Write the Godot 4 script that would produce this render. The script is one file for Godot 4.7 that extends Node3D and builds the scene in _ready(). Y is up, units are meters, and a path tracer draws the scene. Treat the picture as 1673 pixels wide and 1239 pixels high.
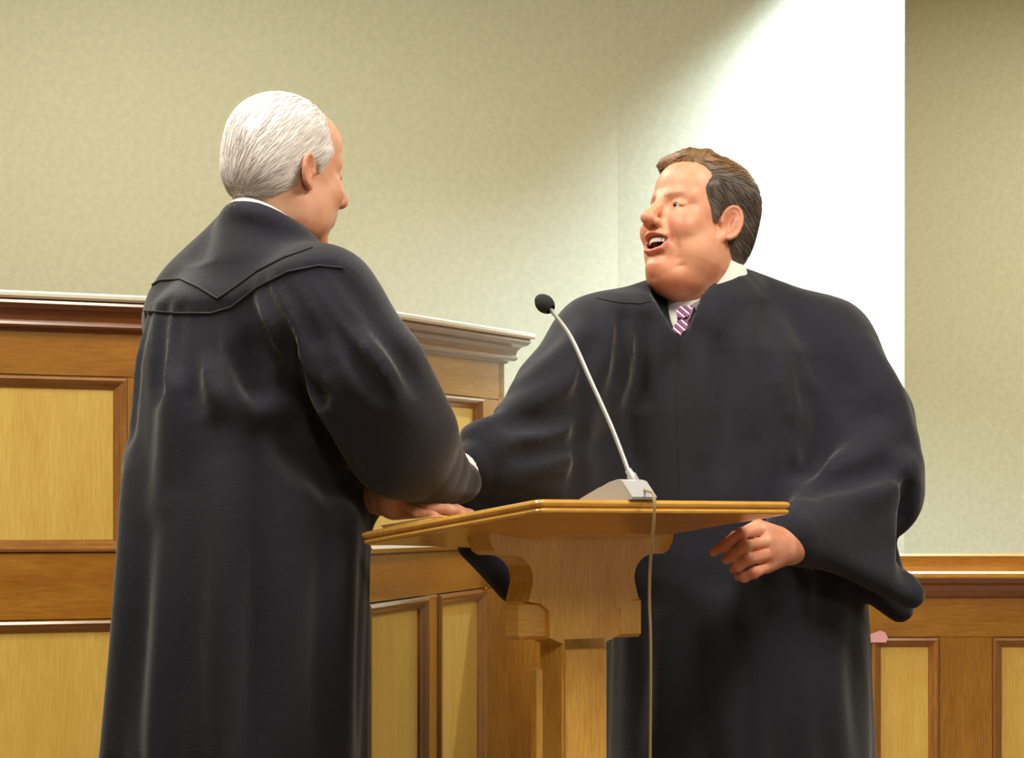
extends Node3D
# Courtroom: two judges in black robes shake hands behind an oak lectern.
# Photo frame 1673 x 1239; the lens is level, the horizon lies on pixel row 860, focal length 4200 px.
const FOCAL := 4200.0
const EYE := 1.1

var M := {}
var rng := RandomNumberGenerator.new()

# a photo pixel at a chosen distance -> a point in the room
func W(px: float, py: float, d: float) -> Vector3:
	return Vector3((px - 836.5) * d / FOCAL, EYE + (860.0 - py) * d / FOCAL, -d)

func _ready() -> void:
	rng.seed = 7
	set_camera()
	set_light()
	make_materials()
	build_room()
	build_bench()
	build_desk()
	build_partition()
	build_lectern()
	build_microphone()
	build_papers()
	build_left_judge()
	build_right_judge()

func set_camera() -> void:
	var cam := Camera3D.new()
	cam.name = "camera"
	add_child(cam)
	cam.position = Vector3(0, EYE, 0)
	var near := 0.1
	cam.set_frustum(near * 1239.0 / FOCAL, Vector2(0, near * 240.5 / FOCAL), near, 60.0)
	cam.current = true
	var we := WorldEnvironment.new()
	we.name = "environment"
	var e := Environment.new()
	e.background_mode = Environment.BG_COLOR
	e.background_color = Color(0.02, 0.02, 0.02)
	e.ambient_light_source = Environment.AMBIENT_SOURCE_DISABLED
	e.tonemap_mode = Environment.TONE_MAPPER_LINEAR
	e.tonemap_exposure = 1.0
	e.sdfgi_enabled = true
	e.ssao_enabled = true
	e.ssil_enabled = true
	we.environment = e
	add_child(we)

const CEIL := 3.2
const WARM := Color(1.0, 0.97, 0.9)

func set_light() -> void:
	# recessed wall-washer close to the pier, out of the frame above
	downlight(Vector3(1.25, CEIL, -7.72), 28.0, 54.0, 1.0, "round recessed ceiling downlight washing the pale wall pier")
	downlight(Vector3(-0.1, CEIL, -6.95), 5.5, 48.0, 1.0, "round recessed ceiling downlight over the end of the judges' bench")
	# troffers in the ceiling
	troffer(Vector3(1.3, CEIL, -3.4), 7.2, "ceiling light panel over the free side of the lectern", 0.6, 1.2)
	troffer(Vector3(-1.0, CEIL, -3.9), 6.0, "ceiling light panel over the white-haired judge", 0.6, 1.2)
	troffer(Vector3(-1.2, CEIL, -6.1), 5.4, "ceiling light panel over the judges' bench", 0.6, 1.2)
	troffer(Vector3(2.5, CEIL, -7.9), 6.5, "added ceiling light panel over the low partition, brightening the back right wall", 0.6, 1.2)  # unseen panel, added to brighten the back right wall
	troffer(Vector3(0.2, CEIL, -0.6), 7.5, "ceiling light panel over the public seats", 0.6, 1.2)

func downlight(at: Vector3, energy: float, angle: float, blend: float, label: String) -> void:
	var t := thing("ceiling_downlight", label, "ceiling light", at)
	part(t, "trim_ring", lathe([Vector2(0.075, -0.002), Vector2(0.098, -0.002), Vector2(0.1, -0.008), Vector2(0.09, -0.012), Vector2(0.076, -0.009), Vector2(0.075, -0.002)], 40), mat_plain(Color(0.9, 0.9, 0.88), 0.4))
	var glow := mat_plain(Color(1, 1, 1), 0.5)
	glow.emission_enabled = true
	glow.emission = WARM
	glow.emission_energy_multiplier = 3.0
	part(t, "lamp_lens", lathe([Vector2(0.0, -0.001), Vector2(0.074, -0.001), Vector2(0.074, -0.004), Vector2(0.0, -0.006)], 40), glow)
	var l := SpotLight3D.new()
	l.name = "downlight_beam"
	t.add_child(l)
	l.position = Vector3(0, -0.03, 0)
	l.rotation_degrees = Vector3(-90, 0, 0)
	l.light_color = Color(0.82, 0.91, 1.0)
	l.light_energy = energy
	l.spot_range = 14.0
	l.spot_attenuation = 2.0
	l.spot_angle = angle
	l.spot_angle_attenuation = blend
	l.light_size = 0.07
	l.shadow_enabled = true

func troffer(at: Vector3, energy: float, label: String, sx: float, sz: float) -> void:
	var t := thing("ceiling_light", label, "ceiling light", at)
	var white := mat_plain(Color(0.92, 0.92, 0.9), 0.45)
	for s in [-1, 1]:
		part(t, "frame_bar", cbox(Vector3(0.03, 0.02, sz), 0.003), white, Vector3(s * (sx / 2 - 0.015), -0.01, 0))
		part(t, "frame_bar", cbox(Vector3(sx - 0.06, 0.02, 0.03), 0.003), white, Vector3(0, -0.01, s * (sz / 2 - 0.015)))
	var glow := mat_plain(Color(1, 1, 1), 0.5)
	glow.emission_enabled = true
	glow.emission = WARM
	glow.emission_energy_multiplier = 1.5
	part(t, "lamp_diffuser", cbox(Vector3(sx - 0.06, 0.008, sz - 0.06), 0.002), glow, Vector3(0, -0.006, 0))
	var l := AreaLight3D.new()
	l.name = "panel_light"
	t.add_child(l)
	l.position = Vector3(0, -0.03, 0)
	l.rotation_degrees = Vector3(-90, 0, 0)
	l.area_size = Vector2(sx - 0.08, sz - 0.08)
	l.light_color = WARM
	l.light_energy = energy
	l.area_range = 14.0
	l.area_attenuation = 2.0
	l.shadow_enabled = true

# ---------------------------------------------------------------- things and parts
func thing(called: String, label: String, category: String, at := Vector3.ZERO, group := "") -> Node3D:
	var o := Node3D.new()
	o.name = called
	add_child(o, true)
	o.position = at
	o.set_meta("label", label)
	o.set_meta("category", category)
	if group:
		o.set_meta("group", group)
	return o

func part(parent: Node, called: String, mesh: Mesh, m: Material, at := Vector3.ZERO, basis := Basis.IDENTITY, label := "") -> MeshInstance3D:
	var o := MeshInstance3D.new()
	o.name = called
	o.mesh = mesh
	o.material_override = m
	parent.add_child(o, true)
	o.transform = Transform3D(basis, at)
	if label:
		o.set_meta("label", label)
	return o

func struct(called: String, mesh: Mesh, m: Material, at := Vector3.ZERO, basis := Basis.IDENTITY) -> MeshInstance3D:
	var o := part(self, called, mesh, m, at, basis)
	o.set_meta("kind", "structure")
	return o

# ---------------------------------------------------------------- materials
func mat_plain(c: Color, rough: float, metal := 0.0) -> StandardMaterial3D:
	var m := StandardMaterial3D.new()
	m.albedo_color = c
	m.roughness = rough
	m.metallic = metal
	return m

func grain_image(seed_: int, dark: Color, light: Color, rings: float) -> ImageTexture:
	var n := 512
	var img := Image.create(n, n, true, Image.FORMAT_RGB8)
	var a := FastNoiseLite.new()
	a.seed = seed_
	a.frequency = 0.02
	a.fractal_octaves = 3
	var b := FastNoiseLite.new()
	b.seed = seed_ + 5
	b.frequency = 0.09
	b.fractal_octaves = 2
	for y in n:
		for x in n:
			# tile along the grain by blending the two ends
			var t := float(x) / n
			var v1 := a.get_noise_2d(x * 0.10, y * rings) * 0.6 + b.get_noise_2d(x * 0.16, y * 1.6) * 0.5
			var v2 := a.get_noise_2d((x - n) * 0.10, y * rings) * 0.6 + b.get_noise_2d((x - n) * 0.16, y * 1.6) * 0.5
			var v := clampf(lerpf(v1, v2, t) * 0.9 + 0.5, 0, 1)
			img.set_pixel(x, y, dark.lerp(light, v))
	img.generate_mipmaps()
	return ImageTexture.create_from_image(img)

func wood(seed_: int, dark: Color, light: Color, rough: float, coat: float, scale := 1.6) -> StandardMaterial3D:
	var m := StandardMaterial3D.new()
	m.albedo_texture = grain_image(seed_, dark, light, 0.55)
	m.uv1_scale = Vector3(scale, scale, 1)
	m.roughness = rough
	m.clearcoat_enabled = coat > 0.0
	m.clearcoat = coat
	m.clearcoat_roughness = 0.14
	return m

func noise_tex(freq: float, lo: Color, hi: Color, seed_: int, oct := 3) -> NoiseTexture2D:
	var f := FastNoiseLite.new()
	f.seed = seed_
	f.frequency = freq
	f.fractal_octaves = oct
	var g := Gradient.new()
	g.set_color(0, lo)
	g.set_color(1, hi)
	var t := NoiseTexture2D.new()
	t.width = 512
	t.height = 512
	t.seamless = true
	t.noise = f
	t.color_ramp = g
	return t

func paint(c: Color, seed_: int) -> StandardMaterial3D:
	var m := StandardMaterial3D.new()
	m.albedo_texture = noise_tex(0.03, c.darkened(0.05), c.lightened(0.04), seed_)
	m.uv1_triplanar = true
	m.uv1_world_triplanar = true
	m.uv1_scale = Vector3(2.2, 2.2, 2.2)
	m.roughness = 0.85
	return m

func make_materials() -> void:
	M.wall = paint(Color8(206, 204, 175), 3)
	M.ceiling = paint(Color8(225, 223, 214), 4)
	M.floor = paint(Color8(110, 84, 66), 9)
	M.panel = wood(11, Color8(216, 176, 80), Color8(234, 202, 106), 0.42, 0.6)
	M.rail = wood(12, Color8(150, 98, 32), Color8(184, 130, 46), 0.3, 1.0)
	M.moulding = wood(13, Color8(134, 84, 36), Color8(174, 118, 56), 0.34, 0.9)
	M.dark_moulding = wood(14, Color8(108, 62, 30), Color8(142, 86, 40), 0.34, 0.9)
	M.cap = mat_plain(Color8(240, 234, 216), 0.3)
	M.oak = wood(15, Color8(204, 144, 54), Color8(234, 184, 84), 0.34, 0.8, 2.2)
	var robe := StandardMaterial3D.new()
	robe.albedo_texture = noise_tex(0.12, Color8(28, 29, 37), Color8(45, 46, 58), 21)
	robe.uv1_triplanar = true
	robe.uv1_scale = Vector3(9, 9, 9)
	robe.roughness = 0.82
	robe.metallic_specular = 0.25
	robe.rim_enabled = true
	robe.rim = 0.35
	robe.rim_tint = 0.2
	var wr := NoiseTexture2D.new()
	var wn := FastNoiseLite.new()
	wn.seed = 77
	wn.frequency = 0.035
	wn.fractal_octaves = 4
	wr.width = 512
	wr.height = 512
	wr.seamless = true
	wr.as_normal_map = true
	wr.bump_strength = 5.0
	wr.noise = wn
	robe.normal_enabled = true
	robe.normal_texture = wr
	robe.normal_scale = 0.3
	M.robe = robe
	M.seam = mat_plain(Color8(24, 24, 30), 0.7)
	var skin := StandardMaterial3D.new()
	skin.vertex_color_use_as_albedo = true
	skin.roughness = 0.48
	skin.subsurf_scatter_enabled = true
	skin.subsurf_scatter_strength = 0.12
	M.skin = skin
	var hair := StandardMaterial3D.new()
	hair.vertex_color_use_as_albedo = true
	hair.roughness = 0.55
	M.hair = hair
	M.shirt = mat_plain(Color8(238, 236, 232), 0.8)
	M.trousers = mat_plain(Color8(34, 35, 42), 0.85)
	M.shoe = mat_plain(Color8(22, 20, 20), 0.3)
	M.metal = mat_plain(Color8(196, 197, 202), 0.34, 0.35)
	M.neck = mat_plain(Color8(190, 190, 188), 0.35, 0.5)
	M.foam = mat_plain(Color8(34, 35, 38), 0.9)
	M.cable = mat_plain(Color8(150, 128, 88), 0.6)
	M.paper = mat_plain(Color8(246, 232, 190), 0.7)
	M.folder = mat_plain(Color8(214, 176, 96), 0.7)
	M.pink = mat_plain(Color8(240, 180, 190), 0.75)

# ---------------------------------------------------------------- mesh helpers
func tri(st: SurfaceTool, a: Vector3, b: Vector3, c: Vector3, ua: Vector2, ub: Vector2, uc: Vector2, out: Vector3) -> void:
	# the face is turned so that its front shows towards «out»
	var n := (b - a).cross(c - a)
	if n.length_squared() < 1e-16:
		return
	n = n.normalized()
	if n.dot(out) < 0:
		n = -n
	else:
		var k := b
		b = c
		c = k
		var ku := ub
		ub = uc
		uc = ku
	st.set_normal(n)
	st.set_uv(ua)
	st.add_vertex(a)
	st.set_normal(n)
	st.set_uv(ub)
	st.add_vertex(b)
	st.set_normal(n)
	st.set_uv(uc)
	st.add_vertex(c)

func quad(st: SurfaceTool, a: Vector3, b: Vector3, c: Vector3, d: Vector3, out: Vector3, axis := 0, uo := Vector2.ZERO) -> void:
	var ua := guv(a, out, axis) + uo
	var ub := guv(b, out, axis) + uo
	var uc := guv(c, out, axis) + uo
	var ud := guv(d, out, axis) + uo
	tri(st, a, b, c, ua, ub, uc, out)
	tri(st, a, c, d, ua, uc, ud, out)

# u runs along the grain axis (0 x, 1 y, 2 z), v across it on this face
func guv(p: Vector3, out: Vector3, axis: int) -> Vector2:
	var o := out.abs()
	match axis:
		0:
			return Vector2(p.x, p.y if o.z >= o.y else p.z)
		1:
			return Vector2(p.y, p.x if o.z >= o.x else p.z)
		_:
			return Vector2(p.z, p.x if o.y >= o.x else p.y)

func hull_box(st: SurfaceTool, lo: Vector3, hi: Vector3, bv: float, axis: int, uo: Vector2) -> void:
	# box with chamfered edges
	var c := (lo + hi) * 0.5
	var h := (hi - lo) * 0.5
	bv = minf(bv, minf(h.x, minf(h.y, h.z)) * 0.6)
	var v := func(sx, sy, sz, k):
		var p := Vector3(sx * (h.x - (0.0 if k == 0 else bv)), sy * (h.y - (0.0 if k == 1 else bv)), sz * (h.z - (0.0 if k == 2 else bv)))
		return c + p
	for s in [-1, 1]:
		quad(st, v.call(s, -1, -1, 0), v.call(s, 1, -1, 0), v.call(s, 1, 1, 0), v.call(s, -1, 1, 0), Vector3(s, 0, 0), axis, uo)
		quad(st, v.call(-1, s, -1, 1), v.call(1, s, -1, 1), v.call(1, s, 1, 1), v.call(-1, s, 1, 1), Vector3(0, s, 0), axis, uo)
		quad(st, v.call(-1, -1, s, 2), v.call(1, -1, s, 2), v.call(1, 1, s, 2), v.call(-1, 1, s, 2), Vector3(0, 0, s), axis, uo)
		for t in [-1, 1]:
			quad(st, v.call(s, t, -1, 0), v.call(s, t, 1, 0), v.call(s, t, 1, 1), v.call(s, t, -1, 1), Vector3(s, t, 0), axis, uo)
			quad(st, v.call(s, -1, t, 0), v.call(s, 1, t, 0), v.call(s, 1, t, 2), v.call(s, -1, t, 2), Vector3(s, 0, t), axis, uo)
			quad(st, v.call(-1, s, t, 1), v.call(1, s, t, 1), v.call(1, s, t, 2), v.call(-1, s, t, 2), Vector3(0, s, t), axis, uo)
			for r in [-1, 1]:
				var o := Vector2.ZERO
				tri(st, v.call(s, t, r, 0), v.call(s, t, r, 1), v.call(s, t, r, 2), o, o, o, Vector3(s, t, r))

func cbox(size: Vector3, bv := 0.004, axis := -1) -> ArrayMesh:
	if axis < 0:
		axis = size.max_axis_index()
	var st := SurfaceTool.new()
	st.begin(Mesh.PRIMITIVE_TRIANGLES)
	hull_box(st, -size / 2, size / 2, bv, axis, Vector2(rng.randf(), rng.randf()))
	return st.commit()

# solid of revolution about y; profile from (radius, y)
func lathe(profile: Array, seg: int) -> ArrayMesh:
	var st := SurfaceTool.new()
	st.begin(Mesh.PRIMITIVE_TRIANGLES)
	for i in profile.size() - 1:
		var p: Vector2 = profile[i]
		var q: Vector2 = profile[i + 1]
		for k in seg:
			var a0 := TAU * k / seg
			var a1 := TAU * (k + 1) / seg
			var d0 := Vector3(cos(a0), 0, sin(a0))
			var d1 := Vector3(cos(a1), 0, sin(a1))
			var e := q - p
			var nn := Vector2(e.y, -e.x)
			var out := (d0 + d1) * 0.5 * nn.x + Vector3(0, nn.y, 0)
			quad(st, d0 * p.x + Vector3(0, p.y, 0), d1 * p.x + Vector3(0, p.y, 0), d1 * q.x + Vector3(0, q.y, 0), d0 * q.x + Vector3(0, q.y, 0), out if out.length() > 1e-9 else Vector3.UP)
	return st.commit()

# a flat outline (x, y) made thick along z
func extrude(poly: PackedVector2Array, depth: float, axis := 0) -> ArrayMesh:
	var st := SurfaceTool.new()
	st.begin(Mesh.PRIMITIVE_TRIANGLES)
	var ix := Geometry2D.triangulate_polygon(poly)
	var uo := Vector2(rng.randf(), rng.randf())
	for s in [-1, 1]:
		var z: float = s * depth / 2
		for k in range(0, ix.size(), 3):
			var a := Vector3(poly[ix[k]].x, poly[ix[k]].y, z)
			var b := Vector3(poly[ix[k + 1]].x, poly[ix[k + 1]].y, z)
			var c := Vector3(poly[ix[k + 2]].x, poly[ix[k + 2]].y, z)
			var o := Vector3(0, 0, s)
			tri(st, a, b, c, guv(a, o, axis) + uo, guv(b, o, axis) + uo, guv(c, o, axis) + uo, o)
	var sign_ := -1.0 if Geometry2D.is_polygon_clockwise(poly) else 1.0
	for k in poly.size():
		var p := poly[k]
		var q := poly[(k + 1) % poly.size()]
		var e := q - p
		var o := Vector3(e.y, -e.x, 0) * sign_
		quad(st, Vector3(p.x, p.y, -depth / 2), Vector3(q.x, q.y, -depth / 2), Vector3(q.x, q.y, depth / 2), Vector3(p.x, p.y, depth / 2), o, axis, uo)
	return st.commit()

# a profile (outwards, height) drawn along a line on the ground (x, z); outwards lies on the right hand of the walk
func sweep_ground(pts: Array, profile: Array) -> ArrayMesh:
	var st := SurfaceTool.new()
	st.begin(Mesh.PRIMITIVE_TRIANGLES)
	var n := pts.size()
	var rings := []
	var run := 0.0
	for i in n:
		var p: Vector2 = pts[i]
		var d0: Vector2 = (p - pts[i - 1]).normalized() if i > 0 else (pts[1] - p).normalized()
		var d1: Vector2 = (pts[i + 1] - p).normalized() if i < n - 1 else d0
		var n0 := Vector2(-d0.y, d0.x)
		var n1 := Vector2(-d1.y, d1.x)
		var m := (n0 + n1).normalized()
		m /= maxf(0.3, m.dot(n0))
		if i > 0:
			run += p.distance_to(pts[i - 1])
		var ring := []
		for q in profile:
			ring.append(Vector3(p.x + m.x * q.x, q.y, p.y + m.y * q.x))
		rings.append([ring, run])
	var c := profile.size()
	var mid := Vector2.ZERO
	for q in profile:
		mid += q / float(c)
	var area := 0.0
	for k in c:
		area += profile[k].cross(profile[(k + 1) % c])
	for i in n - 1:
		var dir: Vector2 = (pts[i + 1] - pts[i]).normalized()
		var nn := Vector2(-dir.y, dir.x)
		var r0: Array = rings[i][0]
		var r1: Array = rings[i + 1][0]
		var v := 0.0
		for k in c:
			var k2 := (k + 1) % c
			var e: Vector2 = profile[k2] - profile[k]
			var o2 := Vector2(e.y, -e.x) * signf(area)
			var o := Vector3(nn.x * o2.x, o2.y, nn.y * o2.x)
			var v2 := v + e.length()
			var u0: float = rings[i][1]
			var u1: float = rings[i + 1][1]
			tri(st, r0[k], r1[k], r1[k2], Vector2(u0, v), Vector2(u1, v), Vector2(u1, v2), o)
			tri(st, r0[k], r1[k2], r0[k2], Vector2(u0, v), Vector2(u1, v2), Vector2(u0, v2), o)
			v = v2
	# end faces
	var poly := PackedVector2Array(profile)
	var ix := Geometry2D.triangulate_polygon(poly)
	for e in [0, n - 1]:
		var ring: Array = rings[e][0]
		var dir: Vector2 = (pts[1] - pts[0]) if e == 0 else (pts[n - 1] - pts[n - 2])
		var o := Vector3(dir.x, 0, dir.y) * (-1.0 if e == 0 else 1.0)
		for k in range(0, ix.size(), 3):
			tri(st, ring[ix[k]], ring[ix[k + 1]], ring[ix[k + 2]], poly[ix[k]], poly[ix[k + 1]], poly[ix[k + 2]], o)
	return st.commit()

# a moulding mitred round a rectangle; profile = (inwards, height towards z)
func frame_mesh(x0: float, x1: float, y0: float, y1: float, profile: Array) -> ArrayMesh:
	var st := SurfaceTool.new()
	st.begin(Mesh.PRIMITIVE_TRIANGLES)
	var corner := func(i: int, q: Vector2) -> Vector3:
		var sx := 1.0 if i == 0 or i == 3 else -1.0
		var sy := 1.0 if i < 2 else -1.0
		return Vector3((x0 if sx > 0 else x1) + sx * q.x, (y0 if sy > 0 else y1) + sy * q.x, q.y)
	var c := profile.size()
	for i in 4:
		var j := (i + 1) % 4
		var inward: Vector3 = [Vector3(0, 1, 0), Vector3(-1, 0, 0), Vector3(0, -1, 0), Vector3(1, 0, 0)][i]
		for k in c - 1:
			var e: Vector2 = profile[k + 1] - profile[k]
			var o := inward * -e.y + Vector3(0, 0, 1) * e.x
			quad(st, corner.call(i, profile[k]), corner.call(j, profile[k]), corner.call(j, profile[k + 1]), corner.call(i, profile[k + 1]), o, 0 if i % 2 == 0 else 1)
	return st.commit()

# round tube along points
func tube(pts: Array, r0: float, r1: float, seg := 10, caps := true) -> ArrayMesh:
	var st := SurfaceTool.new()
	st.begin(Mesh.PRIMITIVE_TRIANGLES)
	add_tube(st, pts, r0, r1, seg, caps)
	return st.commit()

func add_tube(st: SurfaceTool, pts: Array, r0: float, r1: float, seg := 10, caps := true) -> void:
	var n := pts.size()
	var t0: Vector3 = (pts[1] - pts[0]).normalized()
	var u := t0.cross(Vector3.UP if absf(t0.y) < 0.9 else Vector3.RIGHT).normalized()
	var rings := []
	for i in n:
		var t: Vector3 = (pts[mini(i + 1, n - 1)] - pts[maxi(i - 1, 0)]).normalized()
		u = (u - t * u.dot(t)).normalized()
		var v := t.cross(u)
		var r := lerpf(r0, r1, float(i) / (n - 1))
		var ring := []
		for k in seg:
			var a := TAU * k / seg
			ring.append([pts[i] + (u * cos(a) + v * sin(a)) * r, u * cos(a) + v * sin(a)])
		rings.append(ring)
	for i in n - 1:
		for k in seg:
			var k2 := (k + 1) % seg
			for q in [[rings[i][k], rings[i + 1][k], rings[i + 1][k2]], [rings[i][k], rings[i + 1][k2], rings[i][k2]]]:
				var nn: Vector3 = (q[1][0] - q[0][0]).cross(q[2][0] - q[0][0])
				var o := [0, 1, 2] if nn.dot(q[0][1]) < 0 else [0, 2, 1]
				for w in o:
					st.set_normal(q[w][1])
					st.set_uv(Vector2.ZERO)
					st.add_vertex(q[w][0])
	if caps:
		for e in [0, n - 1]:
			var o2: Vector3 = (pts[0] - pts[1]) if e == 0 else (pts[n - 1] - pts[n - 2])
			for k in seg:
				tri(st, pts[e], rings[e][k][0], rings[e][(k + 1) % seg][0], Vector2.ZERO, Vector2.ZERO, Vector2.ZERO, o2)

# smooth curve through points
func curve(pts: Array, steps := 6) -> Array:
	var out := []
	var n := pts.size()
	for i in n - 1:
		var p0: Vector3 = pts[maxi(i - 1, 0)]
		var p1: Vector3 = pts[i]
		var p2: Vector3 = pts[i + 1]
		var p3: Vector3 = pts[mini(i + 2, n - 1)]
		for k in steps:
			out.append(p1.cubic_interpolate(p2, p0, p3, float(k) / steps))
	out.append(pts[n - 1])
	return out

# ---------------------------------------------------------------- the room
func wall_piece(called: String, a: Vector2, b: Vector2, thick: float, m: Material, y0 := 0.0, y1 := CEIL) -> void:
	# a, b on the ground (x, z); the body of the wall lies on the left hand of the walk
	var d := b - a
	var n := Vector2(d.y, -d.x).normalized()
	var mid := (a + b) / 2 + n * thick / 2
	var ang := atan2(-d.y, d.x)
	struct(called, cbox(Vector3(d.length(), y1 - y0, thick), 0.003, 0), m, Vector3(mid.x, (y0 + y1) / 2, mid.y), Basis(Vector3.UP, ang))

const PIER_X0 := 0.33
const PIER_X1 := 1.222
const PIER_Z := -8.0

func build_room() -> void:
	struct("floor", cbox(Vector3(9.0, 0.2, 13.5), 0.01), M.floor, Vector3(0, -0.1, -3.2))
	struct("ceiling", cbox(Vector3(9.0, 0.2, 13.5), 0.01), M.ceiling, Vector3(0, CEIL + 0.1, -3.2))
	# wall behind the bench: runs from the left into the inner corner with the pier
	wall_piece("wall_back_left", Vector2(-4.15, -7.55), Vector2(PIER_X0, PIER_Z), 0.2, M.wall)
	# the pier, close to the downlight, with its free edge on the right
	struct("wall_pier", cbox(Vector3(PIER_X1 - PIER_X0 + 0.02, CEIL, 1.8), 0.004), M.wall, Vector3((PIER_X0 + PIER_X1) / 2 - 0.01, CEIL / 2, PIER_Z - 0.9))
	wall_piece("wall_back_right", Vector2(PIER_X1 - 0.1, -9.7), Vector2(4.2, -9.7), 0.2, M.wall)
	wall_piece("wall_right", Vector2(4.1, -9.8), Vector2(4.1, 3.4), 0.2, M.wall)
	wall_piece("wall_front", Vector2(4.2, 3.3), Vector2(-4.2, 3.3), 0.2, M.wall)
	wall_piece("wall_left", Vector2(-4.1, 3.4), Vector2(-4.1, -7.7), 0.2, M.wall)

# ---------------------------------------------------------------- panelled joinery
const MOULD := [Vector2(0.0, 0.0), Vector2(0.002, 0.006), Vector2(0.008, 0.008), Vector2(0.014, 0.003), Vector2(0.02, -0.004), Vector2(0.026, -0.009), Vector2(0.03, -0.016)]

func face_at(a: Vector2, b: Vector2) -> Transform3D:
	# x runs from a to b on the ground (x, z), y up, z out of the face
	var d := (b - a).normalized()
	var x := Vector3(d.x, 0, d.y)
	return Transform3D(Basis(x, Vector3.UP, x.cross(Vector3.UP)), Vector3(a.x, 0, a.y))

func board(parent: Node3D, called: String, f: Transform3D, x0: float, x1: float, y0: float, y1: float, z0: float, z1: float, m: Material, bv := 0.003, axis := -1) -> MeshInstance3D:
	var c := Vector3((x0 + x1) / 2, (y0 + y1) / 2, (z0 + z1) / 2)
	return part(parent, called, cbox(Vector3(x1 - x0, y1 - y0, z1 - z0), bv, axis), m, f * c, f.basis)

# one panelled run: stiles at xs, rails at ys (pairs), a panel in every opening
func panelling(parent: Node3D, f: Transform3D, x0: float, x1: float, stiles: Array, rails: Array, rail_m: Material, panel_m: Material, mould_m: Material) -> void:
	var top: float = rails[rails.size() - 1][1]
	var bottom: float = rails[0][0]
	board(parent, "carcass", f, x0 + 0.01, x1 - 0.01, bottom, top, -0.06, -0.03, rail_m)
	for r in rails:
		board(parent, "rail", f, x0, x1, r[0], r[1], -0.03, 0.0, rail_m)
	for k in rails.size() - 1:
		var y0: float = rails[k][1]
		var y1: float = rails[k + 1][0]
		for s in stiles:
			board(parent, "stile", f, s[0], s[1], y0, y1, -0.03, -0.0005, rail_m, 0.002, 1)
		for i in stiles.size() - 1:
			var a: float = stiles[i][1]
			var b: float = stiles[i + 1][0]
			board(parent, "panel", f, a + 0.001, b - 0.001, y0 + 0.001, y1 - 0.001, -0.03, -0.014, panel_m, 0.001, 1)
			part(parent, "panel_moulding", frame_mesh(a, b, y0, y1, MOULD), mould_m, f.origin, f.basis)

const BENCH_K := Vector2(-0.4199, -6.177)
const BENCH_E := Vector2(-0.02, -7.018)
const BENCH_S := Vector2(-2.63, -5.043)

func build_bench() -> void:
	var t := thing("judges_bench", "tall honey-coloured panelled judges' bench with a pale top cap behind the bald judge", "bench", Vector3.ZERO)
	var f1 := face_at(BENCH_S, BENCH_K)
	var l1 := BENCH_S.distance_to(BENCH_K)
	var rails := [[0.02, 0.24], [0.885, 1.04], [1.4425, 1.6]]
	# on the first face the field of the panel ends at the photo's pixel column 187
	var xr := along(f1, 187.0)
	panelling(t, f1, 0, l1, [[0.0, 0.1], [xr - 1.19, xr - 1.06], [xr - 0.0 + 0.03, xr + 0.16], [l1 - 0.1, l1]], rails, M.rail, M.panel, M.moulding)
	var f2 := face_at(BENCH_K, BENCH_E)
	var l2 := BENCH_K.distance_to(BENCH_E)
	panelling(t, f2, 0, l2, [[0.0, 0.1], [l2 - 0.14, l2]], rails, M.rail, M.panel, M.moulding)
	var back := (BENCH_E - BENCH_K).normalized()
	var end_back := BENCH_E + Vector2(back.y, -back.x) * 0.5
	var f3 := face_at(BENCH_E, end_back)
	board(t, "end_panel", f3, 0, 0.5, 0.02, 1.6, -0.04, 0.0, M.rail)
	var path := [BENCH_S, BENCH_K, BENCH_E, end_back]
	# cornice under the cap
	part(t, "cornice", sweep_ground(path, [Vector2(-0.03, 1.612), Vector2(0.052, 1.612), Vector2(0.054, 1.602), Vector2(0.047, 1.594), Vector2(0.034, 1.588), Vector2(0.026, 1.578), Vector2(0.023, 1.566), Vector2(0.026, 1.562), Vector2(0.027, 1.556), Vector2(0.021, 1.551), Vector2(0.008, 1.549), Vector2(0.004, 1.543), Vector2(-0.03, 1.543)]), M.dark_moulding)
	part(t, "top_cap", sweep_ground(path, [Vector2(-0.3, 1.628), Vector2(0.06, 1.628), Vector2(0.065, 1.624), Vector2(0.065, 1.617), Vector2(0.06, 1.612), Vector2(-0.3, 1.612)]), M.cap, Vector3.ZERO, Basis.IDENTITY, "pale cream top edge of the bench")
	part(t, "baseboard", sweep_ground(path, [Vector2(-0.02, 0.0), Vector2(0.018, 0.0), Vector2(0.018, 0.1), Vector2(0.01, 0.12), Vector2(-0.02, 0.12)]), M.dark_moulding)

# where on a face a photo column falls (metres from the start of the face)
func along(f: Transform3D, px: float) -> float:
	var k := (px - 836.5) / FOCAL
	# (o + x*s).x = -k * (o + x*s).z
	var o := f.origin
	var x := f.basis.x
	return -(o.x + k * o.z) / (x.x + k * x.z)

const DESK_A := Vector2(-0.288, -4.911)
const DESK_B := Vector2(-0.0617, -6.245)
const DESK_C := Vector2(0.68, -6.30)

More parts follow.
